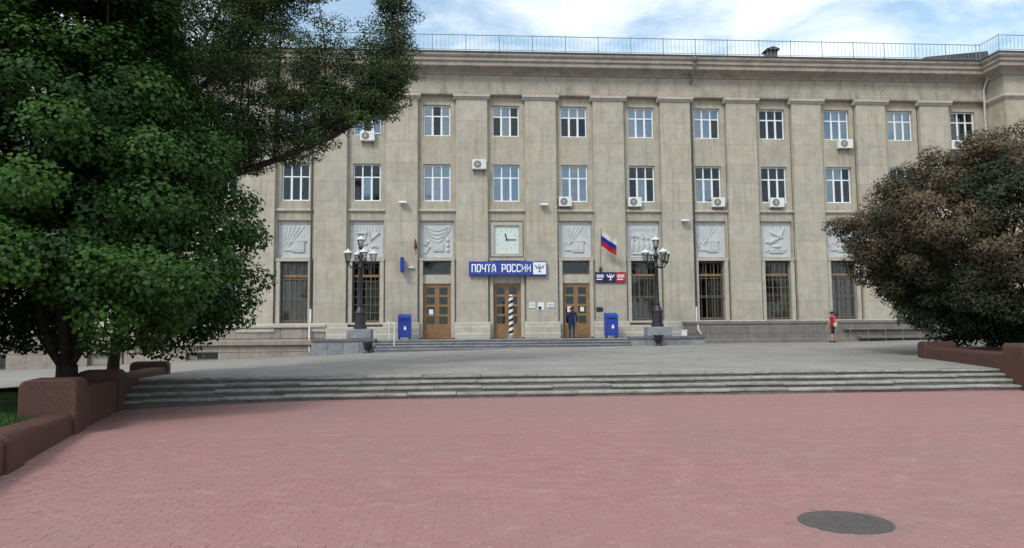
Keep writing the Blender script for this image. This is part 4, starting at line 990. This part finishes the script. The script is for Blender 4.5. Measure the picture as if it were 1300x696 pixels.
def limb(bb, a, b_, ra, rb, rg, bend=.15, seg=5):
    a = np.array(a, float); b_ = np.array(b_, float); L_ = np.linalg.norm(b_-a); off = rg.normal(scale=bend*L_, size=3)*np.array([1, 1, .4])
    pts = [a+(b_-a)*t+off*math.sin(math.pi*t)*.5+rg.normal(scale=.012*L_, size=3)*(0 < t < 1) for t in np.linspace(0, 1, seg+1)]
    bb.tube(pts, [lerp(ra, rb, t) for t in np.linspace(0, 1, seg+1)], 7); return pts

# maple at the left
rg = np.random.default_rng(11)
t1 = thing('maple_tree', 'large dense dark green broadleaf tree with forked trunk behind the red-brown wall', 'tree', (-.55, -25.0, .15))
B = np.array([-.55, -25.0, .1]); ctr = np.array([-.75, -25.1, 5.9])
tb = MB(); forks = []
trunk = limb(tb, B, B+np.array([.02, .05, .85]), .25, .22, rg, .03)
for (dx_, dy_, h, r_) in ((-.95, .1, 3.0, .105), (-.35, -.3, 3.4, .115), (.12, .3, 3.6, .115), (.95, -.15, 2.9, .08), (.5, .5, 3.2, .08)):
    e_ = B+np.array([dx_, dy_, h]); limb(tb, trunk[-2], e_, r_, r_*.7, rg, .08); forks.append(e_)
tb.tube([B+np.array([0, 0, -.3]), B+np.array([0, 0, .05]), B+np.array([0, 0, .4])], [.36, .30, .25], 10)
cl = []
tries = 0; AX = np.array([-.95, -25.1])
def maple_r(z): return float(np.interp(z, [1.4, 2.0, 3.0, 4.2, 5.6, 7.3, 9.0, 11.0, 12.2], [3.5, 4.4, 4.6, 4.3, 3.9, 3.1, 2.6, 1.9, .5]))
while len(cl) < 640 and tries < 24000:
    tries += 1
    z = rg.uniform(1.40, 11.5); an = rg.uniform(0, 2*math.pi); rr_ = rg.uniform(.08, 1.0)**.42
    rad = maple_r(z)*rr_*(1+.05*math.sin(an*3+z*1.7)+.05*math.sin(an*5-z*2.9))
    p = np.array([AX[0]+rad*math.cos(an), AX[1]+rad*math.sin(an)*.95, z])
    if z < 2.45 and abs(p[0]-B[0]-.35) < 1.3 and p[1] < -24.6: continue
    if z < 2.15 and abs(p[0]-B[0]-.35) < 1.3: continue
    if z < 3.0 and np.hypot(p[0]-B[0], p[1]-B[1]) < 1.3: continue
    if any(np.linalg.norm((p-q[0])*np.array([1, 1, 1.5])) < .43 for q in cl): continue
    cl.append((p, rg.uniform(.46, .84), rg.uniform(.05, .9)))
for (p, sz, _) in cl[::4]:
    f_ = min(forks, key=lambda q: np.linalg.norm(q-p)); limb(tb, f_, p, .06, .015, rg, .1, 4)
tb.build('trunk', 'bark', t1, True)
P, Nn, sz, T = cluster_leaves(cl, rg, 400, .65, .7, ctr, .65, lsize=(.05, .12))
c_ = leaves_object('crown', 'leaf_maple', t1, P, Nn, sz, T, .85, .22, 1); c_['kind'] = 'stuff'

# leaning tree with the long limb
rg = np.random.default_rng(23)
t2 = thing('leaning_tree', 'fine leaved tree with a long bare limb leaning over the terrace towards the facade', 'tree', (-1.6, -20.4, .4))
tb = MB()
tr_ = [(-1.6, -20.4, .1), (-1.55, -20.4, 1.0), (-1.35, -20.45, 2.4), (-1.1, -20.6, 3.6)]
tb.tube(tr_, [.20, .15, .14, .15], 9)
limbA = [(-1.1, -20.6, 3.6), (-.5, -20.8, 4.7), (.36, -20.95, 5.55), (1.6, -21.05, 6.05), (3.0, -21.2, 6.5), (4.6, -21.35, 7.15), (5.6, -21.45, 7.75), (6.2, -21.5, 8.4), (6.45, -21.55, 9.4), (6.5, -21.6, 11.2)]
tb.tube(limbA, [.13, .12, .10, .11, .085, .08, .06, .05, .04, .02], 8)
limbB = [(-1.1, -20.6, 3.6), (-1.3, -20.4, 5.5), (-1.0, -20.3, 7.6), (-.4, -20.2, 9.8), (0, -20.2, 12.0)]
tb.tube(limbB, [.14, .13, .11, .08, .04], 8)
limbC = [(-1.0, -20.3, 7.6), (.6, -20.7, 8.6), (2.0, -20.9, 9.8), (2.9, -21.0, 11.6), (3.2, -21.0, 13.0)]
tb.tube(limbC, [.10, .09, .07, .05, .02], 7)
cl = []
def shoot(a, b_, r0_, r1_, w0, w1, n, dens=1.0):
    a = np.array(a); b_ = np.array(b_); pts = limb(tb, a, b_, r0_, r1_, rg, .06, 4)
    for i in range(int(n*1.7)):
        t = rg.uniform(.05, 1.02); w = lerp(w0, w1, t); p = a+(b_-a)*t+rg.normal(scale=w, size=3)*np.array([1, 1.0, .5]); cl.append((p, rg.uniform(.32, .58), rg.uniform(.1, .8)))
        if i % 3 == 0: limb(tb, a+(b_-a)*max(t-.12, 0), p, .018, .006, rg, .08, 3)
for (x0, x1, z1, w, n) in ((6.25, 6.35, 13.2, .42, 34), (5.7, 5.5, 10.2, .38, 18), (5.9, 6.3, 9.9, .38, 16), (4.9, 4.75, 9.2, .36, 13), (4.3, 4.25, 11.0, .30, 17), (3.6, 3.5, 9.2, .42, 15), (3.0, 3.2, 12.4, .5, 30),
                           (2.3, 2.2, 9.8, .42, 18), (1.6, 1.9, 11.8, .55, 24), (.9, 1.1, 9.3, .45, 18), (.2, .4, 8.6, .5, 18), (.6, 1.4, 7.4, .5, 16), (1.7, 2.6, 7.9, .42, 14)):
    zz = float(np.interp(x0, [p[0] for p in limbA[:8]], [p[2] for p in limbA[:8]])); yy = -21.2+rg.uniform(-.25, .25)
    shoot((x0, yy, zz), (x1, yy+rg.uniform(-.4, .4), z1), .04, .012, w*.55, w, n)
for (a, b_, n) in (((0, -20.2, 9.0), (2.8, -20.9, 13.2), 42), ((-.5, -20.2, 9.0), (.2, -20.6, 14.0), 46), ((2.0, -20.9, 10.2), (3.9, -21.2, 13.4), 34), ((1.0, -20.8, 9.0), (2.4, -21.0, 12.0), 30), ((-1, -20.4, 7), (-3.2, -20.6, 12.0), 30), ((3.3, -21, 11.2), (4.6, -21.1, 14.0), 24)):
    shoot(a, b_, .06, .02, .55, .8, n)
for i in range(110):
    t = rg.uniform(2.0, 7.6); j = int(t); p = np.array(limbA[j])+(np.array(limbA[j+1])-np.array(limbA[j]))*(t-j); q = p+np.array([rg.normal(scale=.35), rg.normal(scale=.5), abs(rg.normal(scale=.5))+rg.uniform(-.12, .1)])
    cl.append((q, rg.uniform(.30, .5), rg.uniform(.1, .8))); limb(tb, p, q, .02, .006, rg, .1, 3)
tb.build('trunk', 'bark', t2, True)
P, Nn, sz, T = cluster_leaves(cl, rg, 205, .42, .45, None, lsize=(.05, .092))
c_ = leaves_object('crown', 'leaf_elm', t2, P, Nn, sz, T, .55, .2, 2, True); c_['kind'] = 'stuff'

# smoke tree at the right
rg = np.random.default_rng(31)
t3 = thing('smoke_tree', 'broad bushy tree with brownish and green foliage behind the red-brown wall', 'tree', (28.2, -17.0, .85))
B = np.array([28.2, -17.0, .8]); ctr = np.array([28.3, -17.0, 4.7]); tb = MB()
forks = []
for (dx_, dy_, h, r_) in ((-1.2, -.2, 2.0, .16), (-.3, .4, 2.4, .18), (.6, -.3, 2.3, .17), (1.5, .2, 2.0, .14), (-.4, -.9, 1.8, .12)):
    e_ = B+np.array([dx_, dy_, h]); limb(tb, B+np.array([dx_*.15, dy_*.15, -.1]), e_, r_, r_*.65, rg, .1); forks.append(e_)
cl = []; tries = 0
while len(cl) < 900 and tries < 26000:
    tries += 1
    d = rg.normal(size=3); d /= np.linalg.norm(d); rr_ = rg.uniform(.40, 1.0)**.33
    lump = 1+.07*math.sin(d[0]*8+d[2]*6+1)+.06*math.sin(d[1]*9-d[2]*11)
    p = ctr+d*np.array([5.6, 5.2, 3.85 if d[2] > 0 else 3.9])*rr_*lump
    if p[2] < 1.0: continue
    if p[2] < 3.4 and p[0] < 28.3-5.45+2.0*(3.4-p[2])/2.2+.1: continue
    if any(np.linalg.norm(p-q[0]) < .30 for q in cl): continue
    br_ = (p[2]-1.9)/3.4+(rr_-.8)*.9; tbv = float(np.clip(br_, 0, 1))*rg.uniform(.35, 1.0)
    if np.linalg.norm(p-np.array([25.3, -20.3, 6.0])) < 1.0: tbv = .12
    cl.append((p, rg.uniform(.38, .68), tbv))
for (p, s_, _) in cl[::5]:
    f_ = min(forks, key=lambda q: np.linalg.norm(q-p)); limb(tb, f_, p, .05, .012, rg, .1, 4)
tb.build('trunk', 'bark', t3, True)
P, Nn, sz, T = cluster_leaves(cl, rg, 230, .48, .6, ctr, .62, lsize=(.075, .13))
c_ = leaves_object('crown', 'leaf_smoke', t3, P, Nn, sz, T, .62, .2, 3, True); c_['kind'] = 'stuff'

# grass on the lawn
rg = np.random.default_rng(5); n = 26000
gy = rg.uniform(-34, -22.6, n); gx = xflank(gy)-.55-rg.uniform(0, 1, n)**1.4*7.0
V = []; h = rg.uniform(.05, .13, n); an = rg.uniform(0, 6.28, n); gz = .17+.05*np.sin(gx*1.3+gy)+.03*np.sin(gy*2.1)
le = rg.normal(scale=.04, size=(n, 2)); c0 = np.stack([gx, gy, gz], 1); sd_ = np.stack([np.cos(an), np.sin(an), np.zeros(n)], 1)*.008
V = np.stack([c0-sd_, c0+sd_, c0+np.stack([le[:, 0], le[:, 1], h], 1)], 1).reshape(-1, 3)
me = bpy.data.meshes.new('grass'); me.vertices.add(3*n); me.vertices.foreach_set('co', V.astype(np.float32).ravel()); me.loops.add(3*n); me.loops.foreach_set('vertex_index', np.arange(3*n, dtype=np.int32))
me.polygons.add(n); me.polygons.foreach_set('loop_start', (np.arange(n)*3).astype(np.int32)); me.polygons.foreach_set('loop_total', np.full(n, 3, np.int32))
a = me.attributes.new('tint', 'FLOAT', 'FACE'); a.data.foreach_set('value', rg.uniform(0, 1, n).astype(np.float32)); me.materials.append(MT['leaf_grass']); me.update(calc_edges=True)
go = bpy.data.objects.new('grass', me); COL.objects.link(go); go['kind'] = 'stuff'; go['label'] = 'short green grass behind the red-brown wall'; go['category'] = 'grass'

# ------------------------------------------------------------------ people
def person(name, label, loc, rotz, J, E, mats, hair_m, cap=False, extra=None):
    """J: joint -> (pos, radius); E: (joint a, joint b, material index)"""
    me = bpy.data.meshes.new(name); names = list(J); me.from_pydata([J[k][0] for k in names], [(names.index(a), names.index(b_)) for a, b_, _ in E], [])
    ob = bpy.data.objects.new(name+'_rig', me); COL.objects.link(ob)
    sk = ob.modifiers.new('skin', 'SKIN'); sk.use_smooth_shade = True
    for i, k in enumerate(names):
        r_ = J[k][1]; me.skin_vertices[0].data[i].radius = r_ if isinstance(r_, tuple) else (r_, r_)
        me.skin_vertices[0].data[i].use_root = (k == 'pelvis')
    sb = ob.modifiers.new('sub', 'SUBSURF'); sb.levels = 2; sb.render_levels = 2
    dg = bpy.context.evaluated_depsgraph_get(); dg.update(); m2 = bpy.data.meshes.new_from_object(ob.evaluated_get(dg))
    bpy.data.objects.remove(ob); m2.name = name
    m2.materials.clear()
    for m in mats: m2.materials.append(MT[m])
    segs = [(Vector(J[a][0]), Vector(J[b_][0]), mi, (max(J[a][1]) if isinstance(J[a][1], tuple) else J[a][1]), (max(J[b_][1]) if isinstance(J[b_][1], tuple) else J[b_][1])) for a, b_, mi in E]
    for f in m2.polygons:
        c_ = f.center; best = (9, 0)
        for a, b_, mi, ra, rb in segs:
            t = max(0, min(1, (c_-a).dot(b_-a)/max((b_-a).length_squared, 1e-9))); dd = (c_-a.lerp(b_, t)).length/lerp(ra, rb, t)
            if dd < best[0]: best = (dd, mi)
        f.material_index = best[1]; f.use_smooth = True
    # fingers, joined into the same mesh
    fb = MB()
    fb.v = [tuple(v.co) for v in m2.vertices]; fb.f = [tuple(p.vertices) for p in m2.polygons]; fb.m = [p.material_index for p in m2.polygons]
    for sd_ in ('L', 'R'):
        if 'hand'+sd_ not in J: continue
        h_ = Vector(J['hand'+sd_][0]); w_ = Vector(J['wrist'+sd_][0]); d = (h_-w_).normalized(); s_ = Vector((0, 1, 0)); s_ = (s_-d*s_.dot(d)).normalized(); nn = d.cross(s_)
        for i, ln in enumerate((.070, .078, .072, .058)):
            b0 = h_+s_*(i-1.5)*.019+d*.01; fb.tube([b0, b0+d*ln*.5+nn*.004, b0+d*ln*.95+nn*.018], [.0095, .009, .006], 6, 0)
        fb.tube([h_-d*.03+s_*.025, h_+s_*.05+d*.005, h_+s_*.055+d*.035], [.011, .010, .007], 6, 0)
    hd = Vector(J['head'][0])
    fb.tube([hd+Vector((.085, 0, .0)), hd+Vector((.113, 0, -.03)), hd+Vector((.09, 0, -.04))], [.012, .016, .012], 6, 0)     # nose, facing +x
    for sy in (-1, 1):
        fb.tube([hd+Vector((-.005, sy*.075, .03)), hd+Vector((-.015, sy*.092, .01)), hd+Vector((0, sy*.075, -.04))], [.01, .016, .01], 6, 0)
        fb.tube([hd+Vector((.088, sy*.034, .018)), hd+Vector((.097, sy*.034, .018))], [.013, .009], 6, len(mats)-1)
    fb.tube([hd+Vector((.092, -.028, -.066)), hd+Vector((.099, 0, -.066)), hd+Vector((.092, .028, -.066))], .006, 5, len(mats)-1)
    bm_ = fb.mesh('body', mats, smooth=True)
    root = thing('person', label, 'person', loc); root.rotation_euler = (0, 0, rotz)
    body = bpy.data.objects.new('body', bm_); COL.objects.link(body); body.parent = root
    hb = MB(); nu, nv = 14, 8
    for j in range(nv+1):
        th = j/nv*R(105)
        for i in range(nu):
            ph = 2*math.pi*i/nu; dz = math.cos(th); front = math.cos(ph) > .3 and th > R(62)
            rr_ = .106 if not front else .090
            hb.v.append((hd.x-.012+rr_*math.sin(th)*math.cos(ph)*1.02, hd.y+rr_*.86*math.sin(th)*math.sin(ph), hd.z+.02+(.118)*dz))
    hb.f = [(j*nu+i, (j+1)*nu+i, (j+1)*nu+(i+1) % nu, j*nu+(i+1) % nu) for j in range(nv) for i in range(nu)]; hb.m = [0]*len(hb.f)
    if cap: hb.prism([(hd.x+.07, hd.z+.045), (hd.x+.19, hd.z+.030), (hd.x+.19, hd.z+.042), (hd.x+.07, hd.z+.07)], hd.y-.07, hd.y+.07, 'y')
    ho = bpy.data.objects.new('hair' if not cap else 'cap', hb.mesh('hair', [hair_m], smooth=True)); COL.objects.link(ho); ho.parent = root
    if extra:
        for nm, bb, m in extra: e_ = bpy.data.objects.new(nm, bb.mesh(nm, [m], smooth=True)); COL.objects.link(e_); e_.parent = root
    return root
def skeleton(stride, armsw, shorts):
    s = stride; a = armsw
    J = {'pelvis': ((0, 0, .93), (.13, .155)), 'waist': ((0, 0, 1.08), (.105, .135)), 'chest': ((.01, 0, 1.28), (.115, .165)), 'neckb': ((0, 0, 1.43), (.075, .10)), 'neck': ((.01, 0, 1.50), .052),
         'head': ((.03, 0, 1.61), (.098, .082)), 'crown': ((.02, 0, 1.68), (.075, .065))}
    for sd_, y, ph in (('L', .09, 1), ('R', -.09, -1)):
        J['hip'+sd_] = ((0, y, .88), .10); J['knee'+sd_] = ((s*ph*.55+.04, y*1.0, .50), .062); J['calf'+sd_] = ((s*ph*.7, y, .36), .058)
        J['ankle'+sd_] = ((s*ph*1.0-.03, y, .09), .038); J['ball'+sd_] = ((s*ph*1.0+.09, y*1.1, .04), .04); J['toe'+sd_] = ((s*ph*1.0+.16, y*1.1, .032), .03)
        J['sho'+sd_] = ((0, y*2.05, 1.40), .062); J['up'+sd_] = ((-.01-a*ph*.35, y*2.5, 1.24), .050); J['elb'+sd_] = ((-.02-a*ph*.7, y*2.65, 1.11), .042); J['wrist'+sd_] = ((.06-a*ph*1.1, y*2.75, .88), .028); J['hand'+sd_] = ((.08-a*ph*1.2, y*2.75, .80), (.016, .036))
    E = [('pelvis', 'waist', 1), ('waist', 'chest', 1), ('chest', 'neckb', 1), ('neckb', 'neck', 0), ('neck', 'head', 0), ('head', 'crown', 0)]
    for sd_ in ('L', 'R'):
        E += [('pelvis', 'hip'+sd_, 2), ('hip'+sd_, 'knee'+sd_, 2), ('knee'+sd_, 'calf'+sd_, 0 if shorts else 2), ('calf'+sd_, 'ankle'+sd_, 0 if shorts else 2), ('ankle'+sd_, 'ball'+sd_, 3), ('ball'+sd_, 'toe'+sd_, 3),
              ('neckb', 'sho'+sd_, 1), ('sho'+sd_, 'up'+sd_, 1), ('up'+sd_, 'elb'+sd_, 0 if shorts else 1), ('elb'+sd_, 'wrist'+sd_, 0 if shorts else 1), ('wrist'+sd_, 'hand'+sd_, 0)]
    return J, E
J, E = skeleton(.16, .14, True)
bag = MB().cbox(-.09, .09, -.31, -.23, .86, 1.10, .03); bag.tube([(.0, -.28, 1.1), (.02, -.19, 1.44), (.0, -.05, 1.47)], .018, 6)
person('person', 'person in red t-shirt, black shorts and dark cap walking past the grey plinth', (28.95, -2.2, ter(28.95, -2.2)), math.pi, J, E, ['skin', 'shirt_red', 'cloth_black', 'cloth_black'], 'cloth_black', True,
       [('shoulder_bag', MB().add(*[[(x, -y, z) for x, y, z in bag.v], bag.f]), 'bag')])
J, E = skeleton(.03, .03, False)
person('person', 'person in dark blue jacket standing at the right brown door, back turned', (14.5, -.75, 1.25), math.pi/2, J, E, ['skin', 'cloth_navy', 'cloth_blue', 'cloth_black'], 'hair').scale = (1.12, 1.18, 1.0)
